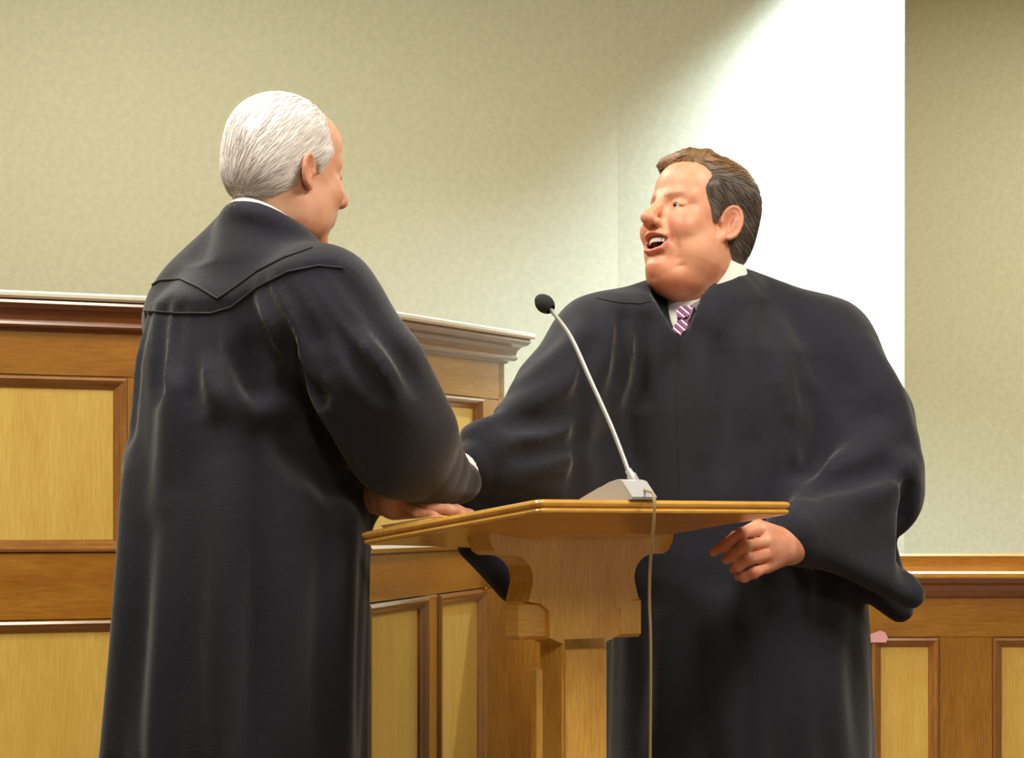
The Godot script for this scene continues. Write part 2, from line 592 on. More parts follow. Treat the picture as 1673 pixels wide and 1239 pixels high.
func build_desk() -> void:
	var t := thing("clerk_desk", "low panelled wooden clerk's desk between the bench and the lectern", "desk", Vector3.ZERO)
	var f1 := face_at(DESK_A, DESK_B)
	var l1 := DESK_A.distance_to(DESK_B)
	var x1 := along(f1, 697.0)
	var x2 := along(f1, 716.0)
	var x3 := along(f1, 792.0)
	panelling(t, f1, 0, l1, [[0.0, 0.05], [x1, x2], [x3, l1]], [[0.02, 0.2], [0.949, 1.045]], M.rail, M.panel, M.moulding)
	var f2 := face_at(DESK_B, DESK_C)
	var l2 := DESK_B.distance_to(DESK_C)
	panelling(t, f2, 0, l2, [[0.0, 0.16], [l2 - 0.1, l2]], [[0.02, 0.2], [0.949, 1.045]], M.rail, M.panel, M.moulding)
	var path := [DESK_A, DESK_B, DESK_C]
	part(t, "top_ledge", sweep_ground(path, [Vector2(-0.12, 1.062), Vector2(0.018, 1.062), Vector2(0.022, 1.056), Vector2(0.018, 1.048), Vector2(0.0, 1.045), Vector2(-0.12, 1.045)]), M.moulding)
	# the desk's own end, at the bald judge's back
	var f3 := face_at(DESK_A + Vector2(-0.12, 0.0), DESK_A)
	board(t, "end_panel", f3, 0.0, 0.12, 0.02, 1.045, -0.04, -0.005, M.rail)

func build_partition() -> void:
	# a low panelled partition stands clear of the pier and of the wall behind
	var z := -7.4
	var x0 := W(1300, 0, 7.4).x
	var f := face_at(Vector2(x0, z), Vector2(4.0, z))
	var t := thing("low_partition", "low oak panelled partition with a ledge behind the laughing judge", "partition", Vector3.ZERO)
	var L := 4.0 - x0
	var s0 := along(f, 1534.0)
	var s1 := along(f, 1622.0)
	var st := [[0.0, 0.06], [along(f, 1405.0), along(f, 1424.0)], [s0, s1]]
	var x := s1
	while x + 0.7 < L - 0.2:
		x += 0.46
		st.append([x, x + (s1 - s0)])
		x += s1 - s0
	st.append([L - 0.1, L])
	panelling(t, f, 0, L, st, [[0.02, 0.2], [0.779, 0.96]], M.rail, M.panel, M.moulding)
	var path := [Vector2(x0, z), Vector2(4.0, z)]
	part(t, "ledge", sweep_ground(path, [Vector2(-0.02, 0.97), Vector2(0.04, 0.97), Vector2(0.046, 0.964), Vector2(0.046, 0.954), Vector2(0.04, 0.949), Vector2(-0.02, 0.949)]), M.oak)  # paler wood than the rails: light on the ledge put into its colour
	part(t, "top_board", sweep_ground(path, [Vector2(-0.14, 1.021), Vector2(0.006, 1.021), Vector2(0.012, 1.014), Vector2(0.012, 0.985), Vector2(0.018, 0.97), Vector2(-0.14, 0.97)]), M.rail)
	part(t, "cove_moulding", sweep_ground(path, [Vector2(-0.001, 0.949), Vector2(0.034, 0.949), Vector2(0.028, 0.938), Vector2(0.014, 0.93), Vector2(0.008, 0.915), Vector2(0.006, 0.898), Vector2(-0.001, 0.89)]), M.dark_moulding)
	# pink slip of paper tucked behind the panel moulding
	var n := thing("pink_note", "small pink slip of paper on the partition beside the laughing judge's robe", "paper", W(1436, 1042, 7.4 - 0.012))
	var poly := PackedVector2Array([Vector2(-0.03, -0.014), Vector2(0.02, -0.014), Vector2(0.026, -0.002), Vector2(0.018, 0.014), Vector2(0.004, 0.02), Vector2(-0.03, 0.008)])
	part(n, "slip", extrude(poly, 0.004), M.pink)

# ---------------------------------------------------------------- the lectern
const LA := Vector3(-0.256, 1.089, -4.28)
const LB := Vector3(0.041, 1.142, -3.95)
const LC := Vector3(0.475, 1.142, -4.35)
const LD := Vector3(0.178, 1.089, -4.68)

# slab whose upper face has these four corners
func slab(c: Array, thick: float, grow: float, bv: float, axis_dir: Vector3) -> ArrayMesh:
	var mid: Vector3 = (c[0] + c[1] + c[2] + c[3]) / 4.0
	var n: Vector3 = (c[1] - c[0]).cross(c[3] - c[0]).normalized()
	if n.y < 0:
		n = -n
	var st := SurfaceTool.new()
	st.begin(Mesh.PRIMITIVE_TRIANGLES)
	var ring := func(down: float, inset: float) -> Array:
		var r := []
		for i in 4:
			var a: Vector3 = (c[(i + 1) % 4] - c[i]).normalized()
			var b: Vector3 = (c[(i + 3) % 4] - c[i]).normalized()
			# rounded corner of six points
			for k in 6:
				var t := k / 5.0 * PI / 2
				var rad := 0.012
				var pc: Vector3 = c[i] + (a + b) * (rad + inset)
				r.append(pc - a * rad * cos(t) - b * rad * sin(t) - n * down)
		return r
	var levels := [[0.0, grow + bv], [bv * 0.3, grow + bv * 0.3], [bv, grow], [thick - bv, grow], [thick - bv * 0.3, grow + bv * 0.3], [thick, grow + bv]]
	var rs := []
	for l in levels:
		rs.append(ring.call(l[0], l[1]))
	var m: int = rs[0].size()
	var across := n.cross(axis_dir)
	var uvf := func(p: Vector3) -> Vector2:
		return Vector2(p.dot(axis_dir), p.dot(across) + p.dot(n))
	for l in levels.size() - 1:
		for k in m:
			var k2 := (k + 1) % m
			var o: Vector3 = rs[l][k] - mid
			o = o - n * o.dot(n) + n * (0.25 if l == 0 else (-0.25 if l == 4 else 0.0))
			tri(st, rs[l][k], rs[l][k2], rs[l + 1][k2], uvf.call(rs[l][k]), uvf.call(rs[l][k2]), uvf.call(rs[l + 1][k2]), o)
			tri(st, rs[l][k], rs[l + 1][k2], rs[l + 1][k], uvf.call(rs[l][k]), uvf.call(rs[l + 1][k2]), uvf.call(rs[l + 1][k]), o)
	for k in m:
		var k2 := (k + 1) % m
		tri(st, mid, rs[0][k], rs[0][k2], uvf.call(mid), uvf.call(rs[0][k]), uvf.call(rs[0][k2]), n)
		var low := mid - n * thick
		tri(st, low, rs[5][k], rs[5][k2], uvf.call(low), uvf.call(rs[5][k]), uvf.call(rs[5][k2]), -n)
	return st.commit()

func build_lectern() -> void:
	var mid := (LA + LB + LC + LD) / 4.0
	var base := Vector3(mid.x - 0.007, 0, mid.z)
	var t := thing("lectern", "oak lectern with a sloping two-layer top on a carved bracket and slim pedestal", "lectern", base)
	var ex := (LC - LB).normalized()
	ex.y = 0
	ex = ex.normalized()
	var ez := ex.cross(Vector3.UP)
	var B := Basis(ex, Vector3.UP, ez)
	var off := func(v: Vector3) -> Vector3: return v - base
	var c := [off.call(LA), off.call(LB), off.call(LC), off.call(LD)]
	var n: Vector3 = (c[1] - c[0]).cross(c[2] - c[1]).normalized()
	if n.y < 0:
		n = -n
	part(t, "top_board", slab(c, 0.0115, 0.0, 0.005, ex), M.oak)
	var c2 := []
	for p in c:
		c2.append(p - n * 0.0105)
	part(t, "under_board", slab(c2, 0.0035, 0.006, 0.001, ex), M.oak)
	var c3 := []
	for p in c:
		c3.append(p - n * 0.013)
	part(t, "lower_board", slab(c3, 0.0085, 0.002, 0.004, ex), M.oak)
	# shallow hopper under the board
	var st := SurfaceTool.new()
	st.begin(Mesh.PRIMITIVE_TRIANGLES)
	var cm: Vector3 = (c[0] + c[1] + c[2] + c[3]) / 4.0
	var up := []
	var lo := []
	for p in c:
		up.append(cm + (p - cm) * 0.965 - n * 0.0205)
		lo.append(cm + (p - cm) * 0.45 - Vector3(0, 0.04, 0))
	for i in 4:
		var j := (i + 1) % 4
		var e: Vector3 = (up[j] - up[i]).normalized()
		var o: Vector3 = (up[i] + up[j]) * 0.5 - cm - Vector3(0, 0.2, 0)
		var fl := func(p: Vector3) -> Vector2: return Vector2(p.dot(e), p.dot(e.cross(n)))
		tri(st, up[i], up[j], lo[j], fl.call(up[i]), fl.call(up[j]), fl.call(lo[j]), o)
		tri(st, up[i], lo[j], lo[i], fl.call(up[i]), fl.call(lo[j]), fl.call(lo[i]), o)
	tri(st, lo[0], lo[1], lo[2], Vector2.ZERO, Vector2(0.3, 0), Vector2(0.3, 0.2), Vector3.DOWN)
	tri(st, lo[0], lo[2], lo[3], Vector2.ZERO, Vector2(0.3, 0.2), Vector2(0, 0.2), Vector3.DOWN)
	tri(st, up[0], up[1], up[2], Vector2.ZERO, Vector2(0.3, 0), Vector2(0.3, 0.2), Vector3.UP)
	tri(st, up[0], up[2], up[3], Vector2.ZERO, Vector2(0.3, 0.2), Vector2(0, 0.2), Vector3.UP)
	part(t, "tray_underside", st.commit(), M.oak)
	# carved bracket: an outline with a round bay on either side
	var half := [Vector2(0.215, 1.092), Vector2(0.212, 1.074), Vector2(0.203, 1.060), Vector2(0.19, 1.053), Vector2(0.165, 1.0525)]
	for k in 9:
		var a := PI / 2 + PI * 0.62 * k / 8.0
		half.append(Vector2(0.165 - 0.0, 1.013) + Vector2(cos(a) * 0.047, sin(a) * 0.0395))
	half.append(Vector2(0.128, 0.976))
	half.append(Vector2(0.1, 0.972))
	half.append(Vector2(0.082, 0.96))
	half.append(Vector2(0.08, 0.915))
	half.append(Vector2(0.05, 0.905))
	half.append(Vector2(0.048, 0.85))
	var poly := PackedVector2Array()
	for p in half:
		poly.append(p)
	for k in range(half.size() - 1, -1, -1):
		poly.append(Vector2(-half[k].x, half[k].y))
	part(t, "bracket", extrude(poly, 0.056, 1), M.oak, Vector3.ZERO, B)
	# bar through the pedestal, its ends show on both sides
	part(t, "tenon_bar", cbox(Vector3(0.28, 0.064, 0.044), 0.006), M.oak, Vector3(0, 0.945, 0), B)
	part(t, "tenon_end", cbox(Vector3(0.06, 0.068, 0.052), 0.006), M.oak, B * Vector3(0.112, 0.945, 0), B)
	part(t, "pedestal", cbox(Vector3(0.1, 0.86, 0.056), 0.003, 1), M.oak, Vector3(0, 0.485, 0), B)
	part(t, "pedestal_facing", cbox(Vector3(0.096, 0.84, 0.008), 0.003, 1), M.oak, B * Vector3(0, 0.475, 0.0295), B)
	part(t, "side_strip", cbox(Vector3(0.014, 0.79, 0.016), 0.002, 1), M.oak, B * Vector3(-0.083, 0.469, 0.0), B)
	part(t, "base_plate", cbox(Vector3(0.46, 0.045, 0.36), 0.01), M.oak, Vector3(0, 0.0225, 0), B)
	part(t, "base_step", cbox(Vector3(0.3, 0.03, 0.22), 0.008), M.oak, Vector3(0, 0.06, 0), B)

func board_height(x: float, z: float) -> float:
	# height of the lectern's upper face over a ground point
	var n := (LB - LA).cross(LD - LA)
	return LA.y - (n.x * (x - LA.x) + n.z * (z - LA.z)) / n.y

func build_microphone() -> void:
	var dirv := (LA - LB)
	dirv.y = 0
	dirv = dirv.normalized()
	var foot := W(1004, 812, 4.15)
	foot.y = board_height(foot.x, foot.z)
	var t := thing("microphone", "silver gooseneck microphone with a black head standing on the lectern", "microphone", foot)
	var ux := -dirv
	var slope := (LA - LB).normalized()
	ux = -slope
	var uz := ux.cross(Vector3.UP).normalized()
	var B := Basis(ux, uz.cross(ux).normalized(), uz)
	var poly := PackedVector2Array([Vector2(-0.088, 0.0), Vector2(-0.085, 0.006), Vector2(0.02, 0.034), Vector2(0.04, 0.036), Vector2(0.05, 0.032), Vector2(0.07, 0.004), Vector2(0.068, 0.0)])
	part(t, "base", extrude(poly, 0.055), M.metal, Vector3.ZERO, B)
	part(t, "button_panel", cbox(Vector3(0.05, 0.003, 0.05), 0.001), mat_plain(Color8(120, 122, 128), 0.5), B * Vector3(-0.03, 0.0215, 0), B * Basis(Vector3.BACK, atan2(0.028, 0.105)))
	var p0 := W(1036, 785, 4.145) - foot
	var p1 := W(1026, 768, 4.15) - foot
	part(t, "neck_socket", tube([p0 - Vector3(0, 0.01, 0), p0, (p0 + p1) / 2], 0.009, 0.008, 14), M.metal)
	part(t, "neck_collar", tube([(p0 + p1) / 2, p1], 0.0062, 0.0055, 14), M.metal)
	var p2 := W(965, 622, 4.21) - foot
	var p3 := W(932, 550, 4.245) - foot
	var p4 := W(899, 505, 4.27) - foot
	var path := curve([p1, W(1000, 700, 4.18) - foot, p2, p3, p4], 10)
	part(t, "gooseneck", tube(path, 0.0038, 0.0036, 10), M.neck)
	# the flexible middle of the neck is wound: a ring every few millimetres
	var h0 := p4
	var h1 := W(876, 484, 4.285) - foot
	var hd := (h1 - h0).normalized()
	var prof := []
	for k in 13:
		var s := k / 12.0
		prof.append(Vector2(0.0152 * pow(sin(PI * clampf(0.12 + 0.88 * s, 0, 1)), 0.55) if k < 12 else 0.0, s * 0.037))
	var hb := Basis(Quaternion(Vector3.UP, hd))
	part(t, "head", lathe(prof, 20), M.foam, h0 - hd * 0.002, hb)
	# the cable leaves the base, hangs over the edge of the board
	var cb := [W(1050, 800, 4.12), W(1060, 803, 4.09), W(1066, 806, 4.05), W(1069, 816, 4.025), W(1069, 840, 4.02), W(1066, 880, 4.03), W(1062, 930, 4.05), W(1061, 985, 4.06), W(1063, 1060, 4.06), W(1062, 1240, 4.06), W(1058, 1700, 4.06)]
	for k in cb.size():
		cb[k] -= foot
	part(t, "cable", tube(curve(cb, 6), 0.0024, 0.0024, 8), M.cable)

func build_papers() -> void:
	var ex := (LC - LB).normalized()
	var ez := (LA - LB).normalized()
	var n := ez.cross(ex).normalized()
	if n.y < 0:
		n = -n
	var B := Basis(ex, n, -ez)
	var at := LA + ex * 0.11 - ez * 0.1 + n * 0.0012
	var f := thing("folder", "tan card folder lying on the low edge of the lectern under a hand", "folder", at)
	part(f, "cover", cbox(Vector3(0.18, 0.0016, 0.13), 0.0005), M.folder, Vector3.ZERO, B)
	part(f, "cover", cbox(Vector3(0.18, 0.0016, 0.13), 0.0005), M.folder, n * 0.0058, B * Basis(Vector3.UP, 0.02))
	for k in 2:
		part(f, "sheet", cbox(Vector3(0.176, 0.0014, 0.127), 0.0003), M.paper, n * (0.002 + 0.0019 * k), B * Basis(Vector3.UP, 0.02 * (k - 0.5)))

# ---------------------------------------------------------------- smooth bodies: distance fields meshed as surface nets
class Field:
	var kind := PackedInt32Array()
	var A := PackedVector3Array()
	var B := PackedVector3Array()
	var C := PackedVector3Array()
	var ra := PackedFloat32Array()
	var rb := PackedFloat32Array()
	var K := PackedFloat32Array()
	var sub := PackedInt32Array()
	var rot: Array = []
	# loft: height, centre x, centre z, half width, half depth
	var ly := PackedFloat32Array()
	var lx := PackedFloat32Array()
	var lz := PackedFloat32Array()
	var la := PackedFloat32Array()
	var lb := PackedFloat32Array()
	var lf := PackedFloat32Array()
	var waves := Vector4(11, 17, 0.4, 1.9)
	var slack := 0.0
	var PP := PackedVector3Array()
	var PR := PackedFloat32Array()
	var all := PackedInt32Array()

	func push(k: int, a: Vector3, b: Vector3, c: Vector3, r0: float, r1: float, kk: float, s: bool, r = null) -> int:
		kind.append(k)
		A.append(a)
		B.append(b)
		C.append(c)
		ra.append(r0)
		rb.append(r1)
		K.append(kk)
		sub.append(1 if s else 0)
		rot.append(r)
		all.append(kind.size() - 1)
		return kind.size() - 1

	func cap(a: Vector3, b: Vector3, r0: float, r1: float, k: float, s := false) -> void:
		push(0, a, b, b - a, r0, r1, k, s)

	# several rounded cones in a row, joined without bulges
	func chain(pts: Array, rs: Array, k: float, s := false) -> void:
		var lo: Vector3 = pts[0]
		var hi: Vector3 = pts[0]
		var rm := 0.0
		for q in pts:
			lo = lo.min(q)
			hi = hi.max(q)
		for r in rs:
			rm = maxf(rm, r)
		var start := PP.size()
		PP.append_array(PackedVector3Array(pts))
		PR.append_array(PackedFloat32Array(rs))
		push(4, (lo + hi) * 0.5, Vector3(start, PP.size() - 1, 0), (hi - lo) * 0.5 + Vector3.ONE * rm, (hi - lo).length() * 0.5 + rm, rm, k, s)

	func ell(c: Vector3, r: Vector3, k: float, s := false, turn = null) -> void:
		push(1, c, r, Vector3(1.0 / r.x, 1.0 / r.y, 1.0 / r.z), 0.0 if turn == null else 1.0, 0, k, s, turn.inverse() if turn != null else null)

	func sheet(a: Vector3, b: Vector3, c: Vector3, r: float, k: float) -> void:
		push(2, a, b, c, r, r, k, false)

	func loft(k: float) -> void:
		push(3, Vector3.ZERO, Vector3.ZERO, Vector3.ZERO, 0, 0, k, false)

	func key(y: float, cx: float, cz: float, hw: float, hd: float, fold: float) -> void:
		ly.append(y)
		lx.append(cx)
		lz.append(cz)
		la.append(hw)
		lb.append(hd)
		lf.append(fold)

	func dist(i: int, p: Vector3) -> float:
		var kd := kind[i]
		if kd == 0:
			var q := p - A[i]
			var ba := C[i]
			var t := clampf(q.dot(ba) / maxf(ba.length_squared(), 1e-9), 0.0, 1.0)
			return (q - ba * t).length() - lerpf(ra[i], rb[i], t)
		if kd == 1:
			var q := p - A[i]
			if ra[i] > 0.0:
				q = rot[i] * q
			var e := q * C[i]
			var k0 := e.length()
			var k1 := (e * C[i]).length()
			return k0 * (k0 - 1.0) / maxf(k1, 1e-6)
		if kd == 2:
			var a := A[i]
			var ba := B[i] - a
			var cb := C[i] - B[i]
			var ac := a - C[i]
			var pa := p - a
			var pb := p - B[i]
			var pc := p - C[i]
			var n := ba.cross(ac)
			var d := 0.0
			if signf(ba.cross(n).dot(pa)) + signf(cb.cross(n).dot(pb)) + signf(ac.cross(n).dot(pc)) < 2.0:
				d = minf(minf((ba * clampf(ba.dot(pa) / ba.length_squared(), 0, 1) - pa).length_squared(), (cb * clampf(cb.dot(pb) / cb.length_squared(), 0, 1) - pb).length_squared()), (ac * clampf(ac.dot(pc) / ac.length_squared(), 0, 1) - pc).length_squared())
			else:
				var m := n.dot(pa)
				d = m * m / n.length_squared()
			return sqrt(d) - ra[i]
		if kd == 4:
			var far := (p - A[i]).length() - ra[i]
			if far > 0.09:
				return far
			var best := 9.0
			for j in range(int(B[i].x), int(B[i].y)):
				var pj := PP[j]
				var q := p - pj
				var ba := PP[j + 1] - pj
				var t := clampf(q.dot(ba) / maxf(ba.length_squared(), 1e-9), 0.0, 1.0)
				best = minf(best, (q - ba * t).length() - lerpf(PR[j], PR[j + 1], t))
			return best
		# loft
		var m := ly.size()
		var y := clampf(p.y, ly[0], ly[m - 1])
		var j := 0
		while j < m - 2 and y > ly[j + 1]:
			j += 1
		var t := (y - ly[j]) / (ly[j + 1] - ly[j])
		t = t * t * (3.0 - 2.0 * t) * 0.4 + t * 0.6
		var dx := p.x - lerpf(lx[j], lx[j + 1], t)
		var dz := p.z - lerpf(lz[j], lz[j + 1], t)
		var a := lerpf(la[j], la[j + 1], t)
		var b := lerpf(lb[j], lb[j + 1], t)
		var rho := sqrt(dx * dx + dz * dz)
		if rho < 1e-5:
			return -minf(a, b)
		var ux := dx / rho
		var uz := dz / rho
		var d := rho - a * b / sqrt(b * b * ux * ux + a * a * uz * uz)
		var f := lerpf(lf[j], lf[j + 1], t)
		if f > 0.0 and d < 0.06 and d > -0.06:
			var th := atan2(dz, dx)
			var w := sin(waves.x * th + waves.z + 1.1 * sin(y * 2.3 + th)) + 0.7 * sin(waves.y * th + waves.w + 1.4 * sin(y * 1.7 - th * 2.0))
			d -= f * w * 0.6 * (0.55 + 0.45 * sin(3.0 * th + y * 2.9 + waves.z))
		var up := p.y - ly[m - 1]
		var lo := ly[0] - p.y
		if up > 0.0:
			d = maxf(d, 0.0) + up if d < 0.0 else sqrt(d * d + up * up)
		elif lo > -0.02:
			d = maxf(d, lo)
		return d

	func value(p: Vector3, list: PackedInt32Array) -> float:
		var d := 1.0
		for i in list:
			var q := dist(i, p)
			var k := K[i]
			if sub[i] == 1:
				q = -q
				var h := k - absf(d - q)
				d = maxf(d, q)
				if h > 0.0:
					d += h * h / k * 0.25
			else:
				var h := k - absf(d - q)
				d = minf(d, q)
				if h > 0.0:
					d -= h * h / k * 0.25
		return d

	func near(c: Vector3, hd: float, d: float) -> PackedInt32Array:
		var out := PackedInt32Array()
		for i in all:
			var q := dist(i, c)
			if sub[i] == 1:
				if q < K[i] + 3.0 * hd:
					out.append(i)
			elif q < d + K[i] * 3.0 + 3.0 * hd:
				out.append(i)
		return out

class Acc:
	var v := PackedVector3Array()
	var n := PackedVector3Array()
	var c := PackedColorArray()
	var ix := PackedInt32Array()

	func mesh() -> ArrayMesh:
		var a := []
		a.resize(Mesh.ARRAY_MAX)
		a[Mesh.ARRAY_VERTEX] = v
		a[Mesh.ARRAY_NORMAL] = n
		a[Mesh.ARRAY_COLOR] = c
		a[Mesh.ARRAY_INDEX] = ix
		var m := ArrayMesh.new()
		m.add_surface_from_arrays(Mesh.PRIMITIVE_TRIANGLES, a)
		return m

# meshes F between lo and hi with cells of h metres; xf places it, color(p) tints it
func surf(F: Field, lo: Vector3, hi: Vector3, h: float, acc: Acc, xf: Transform3D, color: Callable) -> void:
	var S := 8
	var bx := int(ceil((hi.x - lo.x) / h / S))
	var by := int(ceil((hi.y - lo.y) / h / S))
	var bz := int(ceil((hi.z - lo.z) / h / S))
	var nx := bx * S + 1
	var ny := by * S + 1
	var nz := bz * S + 1
	var sy := nx
	var sz := nx * ny
	var val := PackedFloat32Array()
	val.resize(nx * ny * nz)
	val.fill(1e9)
	var vid := PackedInt32Array()
	vid.resize(nx * ny * nz)
	vid.fill(-1)
	var hd := h * S * 0.5 * 1.733
	var blocks := []
	var res := []
	res.resize(bx * by * bz)
	var work := func(n: int) -> void:
		var i := n % bx
		var j := (n / bx) % by
		var k := n / (bx * by)
		var c := lo + Vector3(i + 0.5, j + 0.5, k + 0.5) * (h * S)
		var d := F.value(c, F.all)
		if absf(d) > hd * 1.15 + F.slack:
			return
		var list := F.near(c, hd, maxf(d, 0.0))
		var got := PackedFloat32Array()
		got.resize((S + 1) * (S + 1) * (S + 1))
		var at := 0
		for kk in S + 1:
			for jj in S + 1:
				var p := lo + Vector3(i * S, j * S + jj, k * S + kk) * h
				for ii in S + 1:
					got[at] = F.value(p, list)
					at += 1
					p.x += h
		res[n] = got
	var task := WorkerThreadPool.add_group_task(work, bx * by * bz, -1, true)
	WorkerThreadPool.wait_for_group_task_completion(task)
	for n in res.size():
		if res[n] == null:
			continue
		var b := Vector3i(n % bx, (n / bx) % by, n / (bx * by))
		blocks.append(b)
		var got: PackedFloat32Array = res[n]
		var q := 0
		for kk in S + 1:
			for jj in S + 1:
				var at := (b.z * S + kk) * sz + (b.y * S + jj) * sy + b.x * S
				for ii in S + 1:
					if val[at] > 1e8:
						val[at] = got[q]
					q += 1
					at += 1
	var base := acc.v.size()
	var nb := xf.basis
	for b in blocks:
		for kk in S:
			for jj in S:
				var at: int = (b.z * S + kk) * sz + (b.y * S + jj) * sy + b.x * S
				for ii in S:
					var a0 := val[at]
					var a1 := val[at + 1]
					var a2 := val[at + sy]
					var a3 := val[at + sy + 1]
					var a4 := val[at + sz]
					var a5 := val[at + sz + 1]
					var a6 := val[at + sz + sy]
					var a7 := val[at + sz + sy + 1]
					var s := int(a0 < 0) + int(a1 < 0) + int(a2 < 0) + int(a3 < 0) + int(a4 < 0) + int(a5 < 0) + int(a6 < 0) + int(a7 < 0)
					if s > 0 and s < 8:
						var m := Vector3.ZERO
						var cnt := 0
						if (a0 < 0) != (a1 < 0):
							m += Vector3(a0 / (a0 - a1), 0, 0)
							cnt += 1
						if (a2 < 0) != (a3 < 0):
							m += Vector3(a2 / (a2 - a3), 1, 0)
							cnt += 1
						if (a4 < 0) != (a5 < 0):
							m += Vector3(a4 / (a4 - a5), 0, 1)
							cnt += 1
						if (a6 < 0) != (a7 < 0):
							m += Vector3(a6 / (a6 - a7), 1, 1)
							cnt += 1
						if (a0 < 0) != (a2 < 0):
							m += Vector3(0, a0 / (a0 - a2), 0)
							cnt += 1
						if (a1 < 0) != (a3 < 0):
							m += Vector3(1, a1 / (a1 - a3), 0)
							cnt += 1
						if (a4 < 0) != (a6 < 0):
							m += Vector3(0, a4 / (a4 - a6), 1)
							cnt += 1
						if (a5 < 0) != (a7 < 0):
							m += Vector3(1, a5 / (a5 - a7), 1)
							cnt += 1
						if (a0 < 0) != (a4 < 0):
							m += Vector3(0, 0, a0 / (a0 - a4))
							cnt += 1
						if (a1 < 0) != (a5 < 0):
							m += Vector3(1, 0, a1 / (a1 - a5))
							cnt += 1
						if (a2 < 0) != (a6 < 0):
							m += Vector3(0, 1, a2 / (a2 - a6))
							cnt += 1
						if (a3 < 0) != (a7 < 0):
							m += Vector3(1, 1, a3 / (a3 - a7))
							cnt += 1
						m /= cnt
						var p: Vector3 = lo + (Vector3(b.x * S + ii, b.y * S + jj, b.z * S + kk) + m) * h
						var g := Vector3(a1 + a3 + a5 + a7 - a0 - a2 - a4 - a6, a2 + a3 + a6 + a7 - a0 - a1 - a4 - a5, a4 + a5 + a6 + a7 - a0 - a1 - a2 - a3)
						vid[at] = acc.v.size()
						acc.v.append(xf * p)
						acc.n.append((nb * g).normalized())
						acc.c.append(color.call(p))
					at += 1
	for b in blocks:
		for kk in S:
			for jj in S:
				var at: int = (b.z * S + kk) * sz + (b.y * S + jj) * sy + b.x * S
				for ii in S:
					if vid[at] >= 0:
						var s0 := val[at] < 0
						for ax in 3:
							var st: int = 1 if ax == 0 else (sy if ax == 1 else sz)
							var s1 := val[at + st] < 0
							if s0 == s1:
								continue
							var u: int = sy if ax == 0 else (sz if ax == 1 else 1)
							var w: int = sz if ax == 0 else (1 if ax == 1 else sy)
							if at - u - w < 0:
								continue
							var q0 := vid[at]
							var q1 := vid[at - u]
							var q2 := vid[at - u - w]
							var q3 := vid[at - w]
							if q1 < 0 or q2 < 0 or q3 < 0:
								continue
							if s0:
								acc.ix.append_array(PackedInt32Array([q0, q2, q1, q0, q3, q2]))
							else:
								acc.ix.append_array(PackedInt32Array([q0, q1, q2, q0, q2, q3]))
					at += 1
	if base == acc.v.size():
		print("empty field")

# first point of a field on the line of sight through a photo pixel
func hit(F: Field, list: PackedInt32Array, px: float, py: float) -> Vector3:
	var dir := W(px, py, 1.0) - Vector3(0, EYE, 0)
	var o := Vector3(0, EYE, 0)
	var t := 3.5
	for k in 90:
		var d := F.value(o + dir * t, list)
		if d < 0.0006:
			break
		t += d * 0.8
		if t > 5.6:
			return Vector3.INF
	return o + dir * t

# a fold drawn on the cloth: a ridge (r > 0) or a crease (r < 0) that follows the surface seen at these pixels
func fold(F: Field, list: PackedInt32Array, pix: Array, r: float, sharp := 1.3) -> void:
	var pts := []
	for q in pix:
		var p := hit(F, list, q[0], q[1])
		if p == Vector3.INF:
			continue
		pts.append(p)
	if pts.size() < 2:
		return
	pts = curve(pts, 4) if pts.size() > 2 else pts
	var n := pts.size()
	var a := absf(r)
	var rs := []
	for i in n:
		# the ends dive under the cloth (or lift off it), so that the fold fades out
		var w := pow(sin(PI * clampf(float(i) / (n - 1), 0.0, 1.0)), 0.6)
		var dir: Vector3 = (pts[i] - Vector3(0, EYE, 0)).normalized()
		pts[i] += dir * a * ((0.55 + 1.5 * (1.0 - w)) if r > 0 else -(0.25 + 1.1 * (1.0 - w)))
		rs.append(a)
	F.chain(pts, rs, a * sharp, r < 0)

func seam_on(F: Field, list: PackedInt32Array, pix: Array, r: float) -> ArrayMesh:
	var pts := []
	for i in pix.size() - 1:
		for k in 8:
			var t := k / 8.0
			var p := hit(F, list, lerpf(pix[i][0], pix[i + 1][0], t), lerpf(pix[i][1], pix[i + 1][1], t))
			if p != Vector3.INF:
				pts.append(p)
	var e: Array = pix[pix.size() - 1]
	pts.append(hit(F, list, e[0], e[1]))
	return tube(pts, r, r, 6)

# ---------------------------------------------------------------- people
func lin(c: Color) -> Color:
	return c.srgb_to_linear()

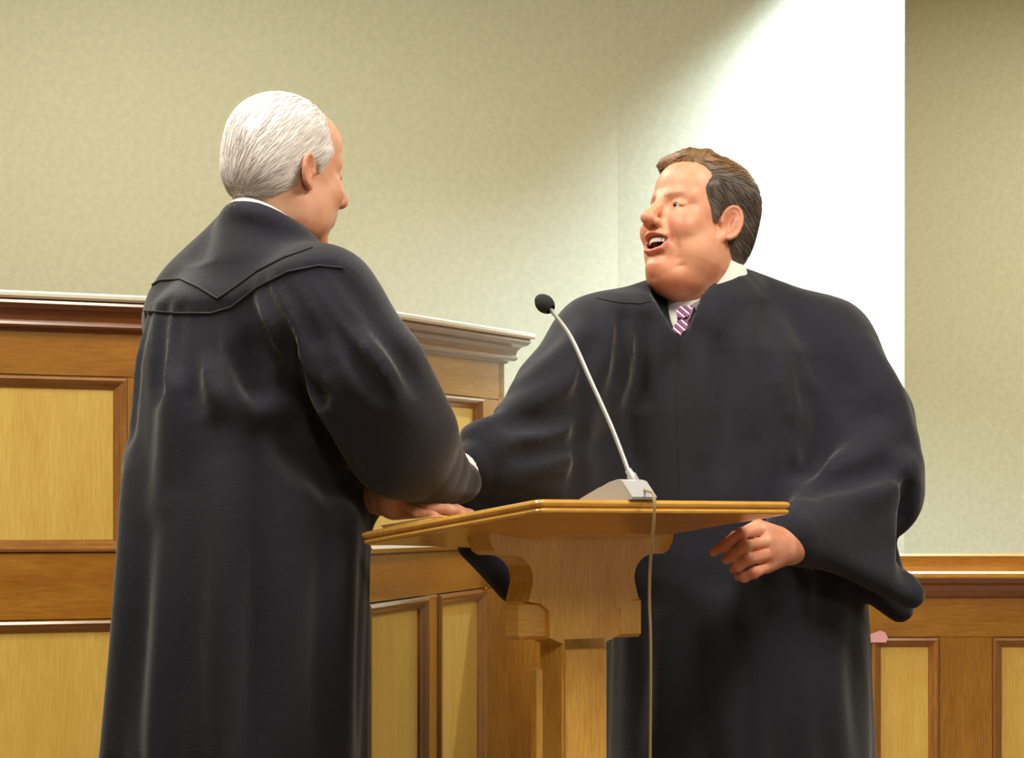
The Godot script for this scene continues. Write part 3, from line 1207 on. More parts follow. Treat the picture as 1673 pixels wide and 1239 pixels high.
# head of a man in its own axes: z to the front, y up, x to his left; the eyes lie at y = 0
func head_field(o: Dictionary) -> Field:
	var F := Field.new()
	var fat: float = o.get("fat", 1.0)
	F.ell(Vector3(0, 0.038, -0.018), Vector3(0.078, 0.085, 0.098), 0.01)
	F.ell(Vector3(0, -0.018, 0.03), Vector3(0.066, 0.088, 0.062), 0.03)
	F.ell(Vector3(0, -0.07, 0.026), Vector3(0.06 * fat, 0.05, 0.058), 0.03)
	F.ell(Vector3(0, 0.052, 0.045), Vector3(0.058, 0.042, 0.042), 0.03)
	# neck
	var nk: Array = o.neck
	F.cap(nk[0], nk[1], nk[2], nk[3], 0.035)
	for s in [-1, 1]:
		F.ell(Vector3(s * 0.043, -0.036, 0.060), Vector3(0.027, 0.024, 0.025), 0.02)
		F.ell(Vector3(s * 0.047 * fat, -0.08, 0.018), Vector3(0.023, 0.034, 0.036), 0.03)
		F.cap(Vector3(s * 0.047, 0.017, 0.066), Vector3(s * 0.012, 0.012, 0.086), 0.0065, 0.007, 0.02)
	F.ell(Vector3(0, -0.111, 0.071), Vector3(0.023, 0.018, 0.02), 0.02)
	if fat > 1.05:
		F.ell(Vector3(0, -0.128, 0.028), Vector3(0.054, 0.032, 0.05), 0.03)
	# muzzle
	F.ell(Vector3(0, -0.066, 0.070), Vector3(0.036, 0.03, 0.026), 0.018)
	for s in [-1, 1]:
		F.ell(Vector3(s * 0.033, -0.001, 0.096), Vector3(0.017, 0.011, 0.017), 0.014, true)
	# nose
	F.cap(Vector3(0, 0.012, 0.087), Vector3(0, -0.030, 0.1135), 0.008, 0.0115, 0.01)
	F.ell(Vector3(0, -0.035, 0.114), Vector3(0.015, 0.013, 0.015), 0.008)
	for s in [-1, 1]:
		F.ell(Vector3(s * 0.0155, -0.040, 0.099), Vector3(0.0095, 0.0095, 0.0125), 0.006)
		F.ell(Vector3(s * 0.0075, -0.0505, 0.104), Vector3(0.0042, 0.004, 0.006), 0.004, true)
		# lids: a bulge with a narrow slit
		F.ell(Vector3(s * 0.033, -0.002, 0.0745), Vector3(0.018, 0.0125, 0.0125), 0.005)
		F.ell(Vector3(s * 0.034, -0.0155, 0.0745), Vector3(0.018, 0.0055, 0.009), 0.006)
		F.chain([Vector3(s * 0.0205, -0.0055, 0.0862), Vector3(s * 0.033, -0.0025, 0.0872), Vector3(s * 0.0475, -0.007, 0.0775)], [0.002, 0.0027, 0.0018], 0.002, true)
		# fold above the lid
		F.chain([Vector3(s * 0.02, 0.0055, 0.090), Vector3(s * 0.034, 0.0085, 0.0915), Vector3(s * 0.05, 0.003, 0.081)], [0.0015, 0.002, 0.0015], 0.004, true)
	if o.laugh:
		# open laughing mouth
		F.chain([Vector3(-0.034, -0.06, 0.078), Vector3(-0.017, -0.061, 0.095), Vector3(0, -0.0605, 0.1), Vector3(0.017, -0.061, 0.095), Vector3(0.034, -0.06, 0.078)], [0.004, 0.005, 0.0055, 0.005, 0.004], 0.008)
		F.ell(Vector3(0, -0.080, 0.096), Vector3(0.0285, 0.0165, 0.044), 0.004, true)
		F.ell(Vector3(0, -0.0715, 0.096), Vector3(0.034, 0.0085, 0.046), 0.004, true)
		F.chain([Vector3(-0.033, -0.067, 0.078), Vector3(-0.022, -0.088, 0.088), Vector3(0, -0.0955, 0.094), Vector3(0.022, -0.088, 0.088), Vector3(0.033, -0.067, 0.078)], [0.0035, 0.0055, 0.0065, 0.0055, 0.0035], 0.006)
		for s in [-1, 1]:
			F.chain([Vector3(s * 0.02, -0.034, 0.1), Vector3(s * 0.032, -0.047, 0.095), Vector3(s * 0.041, -0.064, 0.085), Vector3(s * 0.046, -0.084, 0.073), Vector3(s * 0.045, -0.1, 0.068)], [0.002, 0.0035, 0.004, 0.003, 0.001], 0.012, true)
			F.ell(Vector3(s * 0.047, -0.043, 0.063), Vector3(0.021, 0.019, 0.02), 0.012)
			for k in 3:
				F.chain([Vector3(s * 0.053, -0.004 - 0.004 * k, 0.0755), Vector3(s * 0.064, 0.004 - 0.009 * k, 0.059)], [0.0015, 0.0012], 0.004, true)
		F.chain([Vector3(-0.02, -0.1015, 0.091), Vector3(0, -0.1035, 0.096), Vector3(0.02, -0.1015, 0.091)], [0.004, 0.0055, 0.004], 0.012, true)
	else:
		F.chain([Vector3(-0.026, -0.070, 0.084), Vector3(0, -0.067, 0.1), Vector3(0.026, -0.070, 0.084)], [0.004, 0.0055, 0.004], 0.008)
		F.chain([Vector3(-0.024, -0.079, 0.083), Vector3(0, -0.081, 0.0975), Vector3(0.024, -0.079, 0.083)], [0.004, 0.006, 0.004], 0.008)
		F.chain([Vector3(-0.029, -0.0735, 0.087), Vector3(0, -0.0735, 0.105), Vector3(0.029, -0.0735, 0.087)], [0.0015, 0.002, 0.0015], 0.003, true)
	if fat > 1.05:
		F.chain([Vector3(-0.045, -0.112, 0.048), Vector3(-0.02, -0.128, 0.066), Vector3(0, -0.131, 0.07), Vector3(0.02, -0.128, 0.066), Vector3(0.045, -0.112, 0.048)], [0.002, 0.004, 0.005, 0.004, 0.002], 0.012, true)
	# ears
	for s in [-1, 1]:
		var tilt := Basis(Vector3.UP, s * -0.42) * Basis(Vector3.RIGHT, -0.14)
		var e := Vector3(s * 0.0795, -0.012, -0.014)
		var q: float = o.get("ear", 1.0)
		F.ell(e, Vector3(0.0065, 0.031 * q, 0.019 * q), 0.004, false, tilt)
		var rim := []
		var rr := []
		for k in 11:
			var a := deg_to_rad(-70.0 + 26.0 * k)
			rim.append(e + tilt * Vector3(s * 0.003, sin(a) * 0.031 * q + 0.001, -cos(a) * 0.0195 * q))
			rr.append(0.0042 if k > 1 else 0.005)
		F.chain(rim, rr, 0.003)
		F.ell(e + tilt * Vector3(s * 0.008, 0.004 * q, 0.001), Vector3(0.0085, 0.020 * q, 0.0115 * q), 0.003, true, tilt)
		F.ell(e + tilt * Vector3(s * 0.002, -0.002, -0.006 * q), Vector3(0.004, 0.017 * q, 0.0045 * q), 0.003, false, tilt)
		F.ell(e + tilt * Vector3(s * 0.001, -0.032 * q, 0.008 * q), Vector3(0.0055, 0.0105 * q, 0.0085 * q), 0.006, false, tilt)
		F.ell(e + tilt * Vector3(s * 0.001, -0.004, 0.016 * q), Vector3(0.005, 0.007 * q, 0.0045), 0.004, false, tilt)
	return F

func skin_color(p: Vector3, o: Dictionary, n: FastNoiseLite) -> Color:
	var c: Color = o.skin
	var rosy: Color = o.rosy
	var w := 0.0
	for s in [-1, 1]:
		w += exp(-((p - Vector3(s * 0.046, -0.04, 0.07)) / Vector3(0.026, 0.02, 0.03)).length_squared()) * 0.6
	w += exp(-((p - Vector3(0, -0.035, 0.112)) / Vector3(0.016, 0.016, 0.016)).length_squared()) * 0.55
	w += exp(-((p - Vector3(signf(p.x) * 0.085, -0.012, -0.014)) / Vector3(0.02, 0.04, 0.026)).length_squared()) * 0.45
	w += 0.18 * n.get_noise_3dv(p * 900.0) + 0.25 * n.get_noise_3dv(p * 220.0)
	if p.y < -0.095:
		w += 0.25
	c = c.lerp(rosy, clampf(w, 0, 0.85))
	# lips
	if o.laugh:
		var lip := 1.0
		var best := 1.0
		for q in [[Vector3(-0.031, -0.062, 0.079), Vector3(0, -0.0605, 0.102)], [Vector3(0.031, -0.062, 0.079), Vector3(0, -0.0605, 0.102)], [Vector3(-0.03, -0.069, 0.079), Vector3(-0.02, -0.088, 0.09)], [Vector3(-0.02, -0.088, 0.09), Vector3(0, -0.0955, 0.096)], [Vector3(0.02, -0.088, 0.09), Vector3(0, -0.0955, 0.096)], [Vector3(0.03, -0.069, 0.079), Vector3(0.02, -0.088, 0.09)]]:
			var ba: Vector3 = q[1] - q[0]
			var t := clampf((p - q[0]).dot(ba) / ba.length_squared(), 0, 1)
			best = minf(best, (p - q[0] - ba * t).length())
		lip = smoothstep(0.0095, 0.006, best)
		c = c.lerp(o.lip, lip * 0.8)
		var e := (p - Vector3(0, -0.0775, 0.09)) / Vector3(0.0285, 0.0165, 0.05)
		if e.length() < 1.05 and p.z < 0.088:
			c = Color8(92, 30, 28)
	else:
		if absf(p.y + 0.0745) < 0.0095 and absf(p.x) < 0.027 and p.z > 0.08:
			c = c.lerp(o.lip, 0.6)
	# brows
	var bx := absf(p.x)
	var by := 0.0175 + 0.1 * (bx - 0.03) - 6.0 * pow(bx - 0.034, 2.0)
	if bx > 0.012 and bx < 0.056 and p.z > 0.05:
		var bw := smoothstep(0.0055, 0.002, absf(p.y - by)) * smoothstep(0.056, 0.048, bx)
		c = c.lerp(o.brow, bw * (0.55 + 0.35 * n.get_noise_3dv(p * Vector3(2600, 900, 900))))
	return lin(c)

func shade_noise(seed_: int) -> FastNoiseLite:
	var n := FastNoiseLite.new()
	n.seed = seed_
	n.frequency = 0.05
	n.fractal_octaves = 2
	return n

# a hand: wrist, palm and five fingers as chains of joints in the room
func hand_field(wrist: Vector3, palm: Array, fingers: Array, forearm: Vector3, scale := 1.0) -> Field:
	var F := Field.new()
	F.cap(forearm, wrist, 0.032 * scale, 0.026 * scale, 0.02)
	for q in palm:
		F.cap(wrist.lerp(q, 0.15), q, 0.021 * scale, 0.0125 * scale, 0.016)
	for f in fingers:
		var rs := []
		for k in f.size():
			rs.append(scale * lerpf(0.0105, 0.0072, float(k) / (f.size() - 1)))
		F.chain(f, rs, 0.0035)
		# knuckle bends
		for k in range(1, f.size() - 1):
			F.ell(f[k], Vector3.ONE * 0.0098 * scale, 0.004)
	return F

func bounds(F: Field, pad: float) -> Array:
	var lo := Vector3.INF
	var hi := -Vector3.INF
	for i in F.all:
		if F.sub[i] == 1:
			continue
		match F.kind[i]:
			0:
				var r := Vector3.ONE * maxf(F.ra[i], F.rb[i])
				lo = lo.min(F.A[i] - r).min(F.B[i] - r)
				hi = hi.max(F.A[i] + r).max(F.B[i] + r)
			1:
				var r: Vector3 = F.B[i] if F.rot[i] == null else Vector3.ONE * F.B[i][F.B[i].max_axis_index()]
				lo = lo.min(F.A[i] - r)
				hi = hi.max(F.A[i] + r)
			2:
				var r := Vector3.ONE * F.ra[i]
				lo = lo.min(F.A[i] - r).min(F.B[i] - r).min(F.C[i] - r)
				hi = hi.max(F.A[i] + r).max(F.B[i] + r).max(F.C[i] + r)
			4:
				lo = lo.min(F.A[i] - F.C[i])
				hi = hi.max(F.A[i] + F.C[i])
			3:
				for k in F.ly.size():
					var q := Vector3(F.lx[k], F.ly[k], F.lz[k])
					var r := Vector3(F.la[k], 0, F.lb[k])
					lo = lo.min(q - r)
					hi = hi.max(q + r)
	return [lo - Vector3.ONE * pad, hi + Vector3.ONE * pad]

func hand_color(o: Dictionary, n: FastNoiseLite) -> Callable:
	return func(p: Vector3) -> Color: return lin(o.skin.lerp(o.rosy, clampf(0.3 + 0.5 * n.get_noise_3dv(p * 500.0), 0, 0.8)))

func plain_color(c: Color) -> Callable:
	var l := lin(c)
	return func(_p: Vector3) -> Color: return l

# a band of cloth round the neck: low and high edge given for every angle
func collar_mesh(xf: Transform3D, rx: float, rz: float, low: Callable, high: Callable, a0: float, a1: float, flare: float) -> ArrayMesh:
	var st := SurfaceTool.new()
	st.begin(Mesh.PRIMITIVE_TRIANGLES)
	var seg := 48
	var th := 0.0022
	var pt := func(a: float, k: int) -> Vector3:
		# 0 low outside, 1 fold outside, 2 fold inside, 3 low inside
		var top: bool = k == 1 or k == 2
		var y: float = high.call(a) if top else low.call(a)
		var r := (0.0 if top else flare) + (th if k < 2 else 0.0)
		return xf * Vector3(sin(a) * (rx + r), y, cos(a) * (rz + r))
	for i in seg:
		var a := lerpf(a0, a1, float(i) / seg)
		var b := lerpf(a0, a1, float(i + 1) / seg)
		for k in 4:
			var k2 := (k + 1) % 4
			var mid: Vector3 = xf.origin
			var f: Vector3 = (pt.call(a, k) + pt.call(b, k2)) * 0.5
			var o: Vector3 = [f - mid, Vector3.UP, mid - f, Vector3.DOWN][k]
			quad(st, pt.call(a, k), pt.call(b, k), pt.call(b, k2), pt.call(a, k2), o)
	return st.commit()

func legs(t: Node3D, base: Vector3, yaw: float) -> void:
	for s in [-1, 1]:
		var side: Vector3 = Basis(Vector3.UP, yaw) * Vector3(s * 0.1, 0, 0)
		var foot := base + side
		part(t, "trouser_leg", tube([Vector3(foot.x, 0.06, foot.z) - t.position, Vector3(foot.x, 0.25, foot.z) - t.position, Vector3(foot.x, 0.5, foot.z) - t.position], 0.055, 0.075, 16), M.trousers)
		var st := Field.new()
		var fw := Basis(Vector3.UP, yaw) * Vector3(0, 0, 1)
		st.cap(foot + Vector3(0, 0.045, 0) - fw * 0.04, foot + Vector3(0, 0.038, 0) + fw * 0.16, 0.042, 0.034, 0.01)
		st.cap(foot + Vector3(0, 0.045, 0), foot + Vector3(0, 0.09, 0), 0.045, 0.045, 0.03)
		st.ell(foot + Vector3(0, -0.11, 0), Vector3(0.6, 0.115, 0.6), 0.004, true)
		var acc := Acc.new()
		var bb := bounds(st, 0.02)
		surf(st, bb[0], bb[1], 0.009, acc, Transform3D(Basis.IDENTITY, -t.position), plain_color(Color(1, 1, 1)))
		part(t, "shoe", acc.mesh(), M.shoe)

# ---------------------------------------------------------------- the bald judge, seen from behind
func build_left_judge() -> void:
	var D := 4.4
	var foot := W(400, 860, D)
	foot.y = 0
	var t := thing("person", "white-haired man in a black robe leaning at the lectern with his back turned", "person", foot)
	var shift := Transform3D(Basis.IDENTITY, -foot)
	var look := {"laugh": false, "ear": 0.82, "fat": 1.0, "neck": [Vector3(0, -0.05, -0.025), Vector3(0, -0.14, -0.04), 0.056, 0.05], "skin": Color8(226, 172, 142), "rosy": Color8(204, 118, 92), "lip": Color8(188, 110, 100), "brow": Color8(214, 204, 196)}
	var nz := shade_noise(31)
	var H := Transform3D(Basis(Vector3.UP, deg_to_rad(130)) * Basis(Vector3.RIGHT, deg_to_rad(6)), W(470, 277, D))
	var hf := head_field(look)
	var body := Acc.new()
	surf(hf, Vector3(-0.112, -0.27, -0.18), Vector3(0.112, 0.14, 0.14), 0.0032, body, shift * H, func(p: Vector3) -> Color: return skin_color(p, look, nz))
	# left hand on the folder
	var lw := W(637, 820, 4.375)
	var fdir := Vector3(0.93, -0.22, 0.16).normalized()
	var kn := []
	var fg := []
	for k in 4:
		var c := lw + fdir * (0.082 - 0.004 * absf(k - 1.0)) + Vector3(-0.3, 0, 0.95) * (0.026 - 0.0185 * k) + Vector3(0, 0.006, 0)
		var ln: float = [0.92, 1.0, 0.95, 0.76][k]
		var fd := Vector3(0.95, -0.1, 0.12 - 0.06 * k).normalized()
		kn.append(c)
		fg.append([c, c + fd * 0.038 * ln + Vector3(0, 0.001, 0), c + fd * 0.06 * ln + Vector3(0, -0.004, 0), c + fd * 0.08 * ln + Vector3(0, -0.01, 0)])
	fg.append([lw + fdir * 0.025 + Vector3(0, -0.002, 0.02), lw + fdir * 0.05 + Vector3(0, -0.006, 0.04), lw + fdir * 0.078 + Vector3(0, -0.008, 0.05), lw + fdir * 0.1 + Vector3(0, -0.01, 0.052)])
	var hl := hand_field(lw, kn, fg, lw + Vector3(-0.06, 0.02, -0.09))
	var bb := bounds(hl, 0.012)
	surf(hl, bb[0], bb[1], 0.0032, body, shift, hand_color(look, nz))
	# right hand, clasped with the other judge's behind the sleeves
	var rw := W(655, 766, 4.48)
	var hr := clasp(rw, Vector3(0.8, 0.0, -0.6).normalized(), Vector3(0.5, 0.1, 0.8).normalized())
	bb = bounds(hr, 0.012)
	surf(hr, bb[0], bb[1], 0.0035, body, shift, hand_color(look, nz))
	# trunk and limbs under the robe
	var tr := Field.new()
	var ls := Vector3(-0.56, 1.46, -4.56)
	var rs := Vector3(-0.33, 1.46, -4.26)
	tr.cap(W(446, 420, 4.42), W(405, 900, 4.42), 0.055, 0.13, 0.05)
	tr.cap(ls, rs, 0.06, 0.06, 0.05)
	tr.chain([rs, W(640, 730, 4.3), rw], [0.05, 0.042, 0.03], 0.03)
	tr.chain([ls, Vector3(-0.46, 1.2, -4.72), lw], [0.05, 0.042, 0.028], 0.03)
	for s in [-1, 1]:
		tr.chain([W(405, 900, 4.42), Vector3(foot.x + s * 0.05, 0.5, foot.z), Vector3(foot.x + s * 0.06, 0.14, foot.z)], [0.12, 0.065, 0.04], 0.05)
	bb = bounds(tr, 0.03)
	surf(tr, bb[0], bb[1], 0.016, body, shift, plain_color(look.skin))
	part(t, "body", body.mesh(), M.skin)
	# hair: short, thin and white, bald-looking on top
	var hair := Acc.new()
	var hh := Field.new()
	hh.ell(Vector3(0, 0.040, -0.020), Vector3(0.083, 0.0875, 0.101), 0.01)
	hh.ell(Vector3(0, -0.012, -0.052), Vector3(0.074, 0.066, 0.066), 0.03)
	for s in [-1, 1]:
		hh.cap(Vector3(s * 0.068, 0.03, 0.028), Vector3(s * 0.0705, -0.004, 0.012), 0.013, 0.007, 0.012)
	# forehead and face stay free
	hh.ell(Vector3(0, -0.005, 0.098), Vector3(0.1, 0.095, 0.062), 0.012, true)
	hh.ell(Vector3(0, 0.095, 0.108), Vector3(0.07, 0.055, 0.062), 0.01, true)
	for s in [-1, 1]:
		hh.ell(Vector3(s * 0.085, -0.026, -0.004), Vector3(0.03, 0.036, 0.0215), 0.006, true)
		hh.ell(Vector3(s * 0.075, -0.085, 0.0), Vector3(0.04, 0.042, 0.05), 0.01, true)
	hh.ell(Vector3(0, -0.178, -0.02), Vector3(0.14, 0.09, 0.2), 0.008, true)
	hair_surf(hh, hair, shift * H, 0.0028, Color8(210, 200, 196), Color8(246, 242, 242), nz, 0.0011)
	var hm := part(t, "hair", hair.mesh(), M.hair, Vector3.ZERO, Basis.IDENTITY, "short thin white hair")
	strands(t, hm, hh, shift * H, 1500, 0.03, [Color8(196, 186, 184), Color8(252, 250, 250)], false)
	# robe
	var R := Field.new()
	var s := D / FOCAL
	for q in [[1860.0, 380, 235, 4.42, 0.25, 0.016], [1240.0, 378, 214, 4.42, 0.215, 0.014], [1000.0, 391, 207, 4.42, 0.205, 0.012], [850.0, 400, 203, 4.42, 0.2, 0.010], [740.0, 396, 184, 4.42, 0.19, 0.009], [600.0, 388, 164, 4.42, 0.175, 0.008], [500.0, 394, 150, 4.42, 0.15, 0.002], [440.0, 418, 110, 4.42, 0.115, 0.0]]:
		R.key(EYE + (860 - q[0]) * s, (q[1] - 836.5) * s, -q[3], q[2] * s, q[4], q[5])
	R.waves = Vector4(13, 21, 0.4, 1.9)
	R.loft(0.03)
	# shoulders and the hump of the collar
	R.cap(Vector3(-0.555, 1.462, -4.55), Vector3(-0.345, 1.462, -4.27), 0.082, 0.082, 0.06)
	R.cap(W(432, 398, 4.43), Vector3(-0.545, 1.465, -4.54), 0.078, 0.08, 0.06)
	R.cap(W(405, 397, 4.45), W(332, 468, 4.52), 0.058, 0.062, 0.05)
	R.cap(W(440, 436, 4.40), W(532, 502, 4.27), 0.070, 0.078, 0.06)
	# standing neck of the robe
	var ring := []
	var rr := []
	var nt := Transform3D(H.basis * Basis(Vector3.RIGHT, deg_to_rad(27)), H * Vector3(0, -0.128, -0.035))
	for k in 25:
		var a := TAU * k / 24.0
		ring.append(nt * Vector3(sin(a) * 0.0665, 0.009, cos(a) * 0.069))
		rr.append(0.017)
	R.chain(ring, rr, 0.03)
	R.cap(nt * Vector3(0, -0.03, 0.01), W(432, 460, 4.41), 0.066, 0.1, 0.05)
	# near sleeve
	R.chain([W(530, 492, 4.26), W(600, 610, 4.25), W(655, 715, 4.30), W(708, 766, 4.38), W(745, 786, 4.43)], [0.083, 0.1, 0.098, 0.06, 0.034], 0.05)
	R.sheet(W(600, 700, 4.27), W(700, 782, 4.33), W(640, 776, 4.27), 0.026, 0.05)
	R.sheet(W(650, 740, 4.30), W(758, 790, 4.44), W(700, 798, 4.36), 0.022, 0.04)
	# far sleeve, bent in front of the body to the folder
	R.chain([Vector3(-0.555, 1.46, -4.55), Vector3(-0.44, 1.22, -4.72), Vector3(-0.26, 1.155, -4.47)], [0.08, 0.085, 0.045], 0.05)
	var list := R.all.duplicate()
	folds_left(R, list)
	var ra := Acc.new()
	bb = bounds(R, 0.03)
	robe_surf(R, bb, ra, shift)
	var robe := part(t, "robe", ra.mesh(), M.robe, Vector3.ZERO, Basis.IDENTITY, "black judge's robe gathered under a yoke")
	for line in [[[228, 478], [262, 458], [295, 456], [325, 470], [355, 488], [385, 468], [420, 443], [465, 420], [510, 404]], [[236, 508], [290, 512], [345, 512], [378, 502], [420, 470], [470, 444], [520, 434], [560, 438]]]:
		part(robe, "seam", seam_on(R, R.all, line, 0.0024), M.seam, -foot)
	# shirt collar
	var ct := Transform3D(H.basis * Basis(Vector3.RIGHT, deg_to_rad(22)), H * Vector3(0, -0.1, -0.032))
	part(t, "shirt_collar", collar_mesh(shift * ct, 0.0635, 0.068, func(a: float) -> float: return -0.012, func(a: float) -> float: return 0.004 - 0.004 * cos(a), 0.0, TAU, 0.007), M.shirt, Vector3.ZERO, Basis.IDENTITY, "white shirt collar")
	legs(t, foot, deg_to_rad(115))

func folds_left(R: Field, l: PackedInt32Array) -> void:
	# broad folds that run down the back and along the sleeve
	for q in [[[292, 530], [288, 620], [284, 720], [280, 840]], [[345, 530], [352, 600], [360, 680]], [[452, 500], [490, 570], [540, 660], [600, 740]], [[520, 470], [566, 540], [620, 620], [680, 700]]]:
		fold(R, l, q, 0.024, 1.3)
	# creases of the gathers under the seam
	for q in [[[262, 500], [259, 560], [254, 640]], [[288, 504], [287, 550], [285, 600]], [[314, 505], [316, 570], [318, 660]], [[340, 504], [346, 560], [354, 620]], [[368, 498], [384, 550], [402, 610]], [[394, 482], [418, 540], [440, 600]], [[420, 464], [452, 525], [488, 595], [520, 650]], [[450, 446], [486, 505], [520, 560]], [[478, 434], [520, 495], [570, 570], [625, 655]], [[506, 428], [546, 480], [588, 535]], [[536, 426], [580, 475], [634, 550], [684, 630]]]:
		fold(R, l, q, -0.0145, 1.5)
	# where the sleeve joins the back: deep creases and the lower edge of the sleeve
	fold(R, l, [[400, 560], [420, 640], [462, 720], [520, 780], [590, 812]], -0.02, 1.6)
	fold(R, l, [[470, 590], [510, 680], [560, 760]], -0.012, 1.6)
	fold(R, l, [[352, 610], [372, 655], [410, 678], [455, 672]], 0.017, 1.9)
	# long soft folds of the skirt
	for q in [[[300, 820], [290, 950], [280, 1100], [270, 1250]], [[380, 760], [372, 900], [362, 1080], [352, 1250]], [[470, 800], [470, 920], [462, 1080], [455, 1250]], [[545, 850], [548, 980], [545, 1120], [540, 1250]], [[232, 760], [222, 900], [208, 1080], [196, 1250]]]:
		fold(R, l, q, 0.028, 1.5)

# the part in view is meshed finer than the hem
func robe_surf(R: Field, bb: Array, acc: Acc, xf: Transform3D) -> void:
	var white := plain_color(Color(1, 1, 1))
	R.slack = 0.012
	surf(R, Vector3(bb[0].x, 0.62, bb[0].z), bb[1], 0.0074, acc, xf, white)
	surf(R, bb[0], Vector3(bb[1].x, 0.64, bb[1].z), 0.014, acc, xf, white)

# fingers closed round a hand: dir = where the fingers point, up = back of the thumb
func clasp(w: Vector3, dir: Vector3, side: Vector3) -> Field:
	var up := Vector3.UP
	var kn := []
	var fg := []
	for k in 4:
		var b := w + dir * 0.085 + up * (0.03 - 0.02 * k)
		kn.append(b)
		fg.append([b, b + dir * 0.034 - side * 0.006, b + dir * 0.046 - side * 0.028, b + dir * 0.03 - side * 0.04])
	fg.append([w + dir * 0.03 + up * 0.022, w + dir * 0.055 + up * 0.046, w + dir * 0.082 + up * 0.05 - side * 0.008, w + dir * 0.098 + up * 0.046 - side * 0.014])
	return hand_field(w, kn, fg, w - dir * 0.08)

# hair cap with a fine grain along the head
func hair_surf(F: Field, acc: Acc, xf: Transform3D, h: float, dark: Color, light: Color, n: FastNoiseLite, _amp: float) -> void:
	var bb := bounds(F, 0.012)
	surf(F, bb[0], bb[1], h, acc, xf, func(p: Vector3) -> Color:
		var v := 0.5 + 0.5 * n.get_noise_3dv(p * Vector3(700, 350, 250)) + 0.5 * n.get_noise_3dv(p * Vector3(2600, 1200, 600))
		return lin(dark.lerp(light, clampf(v, 0, 1))))

# single locks combed over the cap of hair
func strands(t: Node3D, _cap: Node3D, F: Field, xf: Transform3D, count: int, length: float, tones: Array, parted: bool) -> void:
	var r := RandomNumberGenerator.new()
	r.seed = 99
	var shade := shade_noise(57)
	var acc := Acc.new()
	var made := 0
	var tries := 0
	while made < count and tries < count * 4:
		tries += 1
		var dirv := Vector3(r.randfn(), r.randfn(), r.randfn()).normalized()
		var o := Vector3(0, 0.02, -0.02)
		# from outside towards the centre
		var p := o + dirv * 0.17
		var ok := false
		for k in 24:
			var d := F.value(p, F.all)
			if d < 0.0008:
				ok = true
				break
			p -= dirv * d * 0.9
			if (p - o).dot(dirv) < 0.03:
				break
		if not ok:
			continue
		var comb: Vector3
		if parted:
			# brushed back from the forehead and across from a parting
			comb = Vector3(-0.55 if p.y > 0.06 else 0.0, -0.35 if p.y < 0.07 else 0.0, -0.8)
		else:
			comb = Vector3(0, -0.8, -0.75)
		comb += Vector3(r.randfn(), r.randfn(), r.randfn()) * 0.12
		var pts := [p]
		var steps := 5
		var good := true
		for k in steps:
			var e := 0.002
			var g := Vector3(F.value(p + Vector3(e, 0, 0), F.all) - F.value(p - Vector3(e, 0, 0), F.all), F.value(p + Vector3(0, e, 0), F.all) - F.value(p - Vector3(0, e, 0), F.all), F.value(p + Vector3(0, 0, e), F.all) - F.value(p - Vector3(0, 0, e), F.all))
			if g.length() < 1e-6:
				good = false
				break
			g = g.normalized()
			var tan := (comb - g * comb.dot(g)).normalized()
			p += tan * length / steps
			var lift := 0.0009 - F.value(p, F.all)
			if lift < -0.006:
				good = k > 1
				break
			p += g * lift
			pts.append(p)
		if not good or pts.size() < 3:
			continue
		made += 1
		var tone: Color = lin(tones[0].lerp(tones[1], r.randf()))
		if parted:
			tone = hair_tone(p, shade, 0.038) * r.randf_range(0.6, 1.3)
		var base := acc.v.size()
		var m := pts.size()
		for k in m:
			var tg: Vector3 = (pts[mini(k + 1, m - 1)] - pts[maxi(k - 1, 0)]).normalized()
			var out: Vector3 = (pts[k] - o).normalized()
			var sd := tg.cross(out).normalized()
			out = sd.cross(tg)
			var w := 0.0011 * sin(PI * (0.15 + 0.8 * k / (m - 1)))
			for q in [[-1.0, 0.0], [0.0, 0.7], [1.0, 0.0]]:
				acc.v.append(xf * (pts[k] + sd * w * q[0] + out * w * q[1]))
				acc.n.append((xf.basis * (out + sd * q[0] * 0.8)).normalized())
				acc.c.append(tone)
		for k in m - 1:
			for q in 2:
				var i0 := base + k * 3 + q
				var fn := (acc.v[i0 + 1] - acc.v[i0]).cross(acc.v[i0 + 4] - acc.v[i0])
				if fn.dot(acc.n[i0]) < 0.0:
					acc.ix.append_array(PackedInt32Array([i0, i0 + 1, i0 + 4, i0, i0 + 4, i0 + 3]))
				else:
					acc.ix.append_array(PackedInt32Array([i0, i0 + 4, i0 + 1, i0, i0 + 3, i0 + 4]))
	part(_cap, "hair_locks", acc.mesh(), M.hair).set_meta("kind", "stuff")

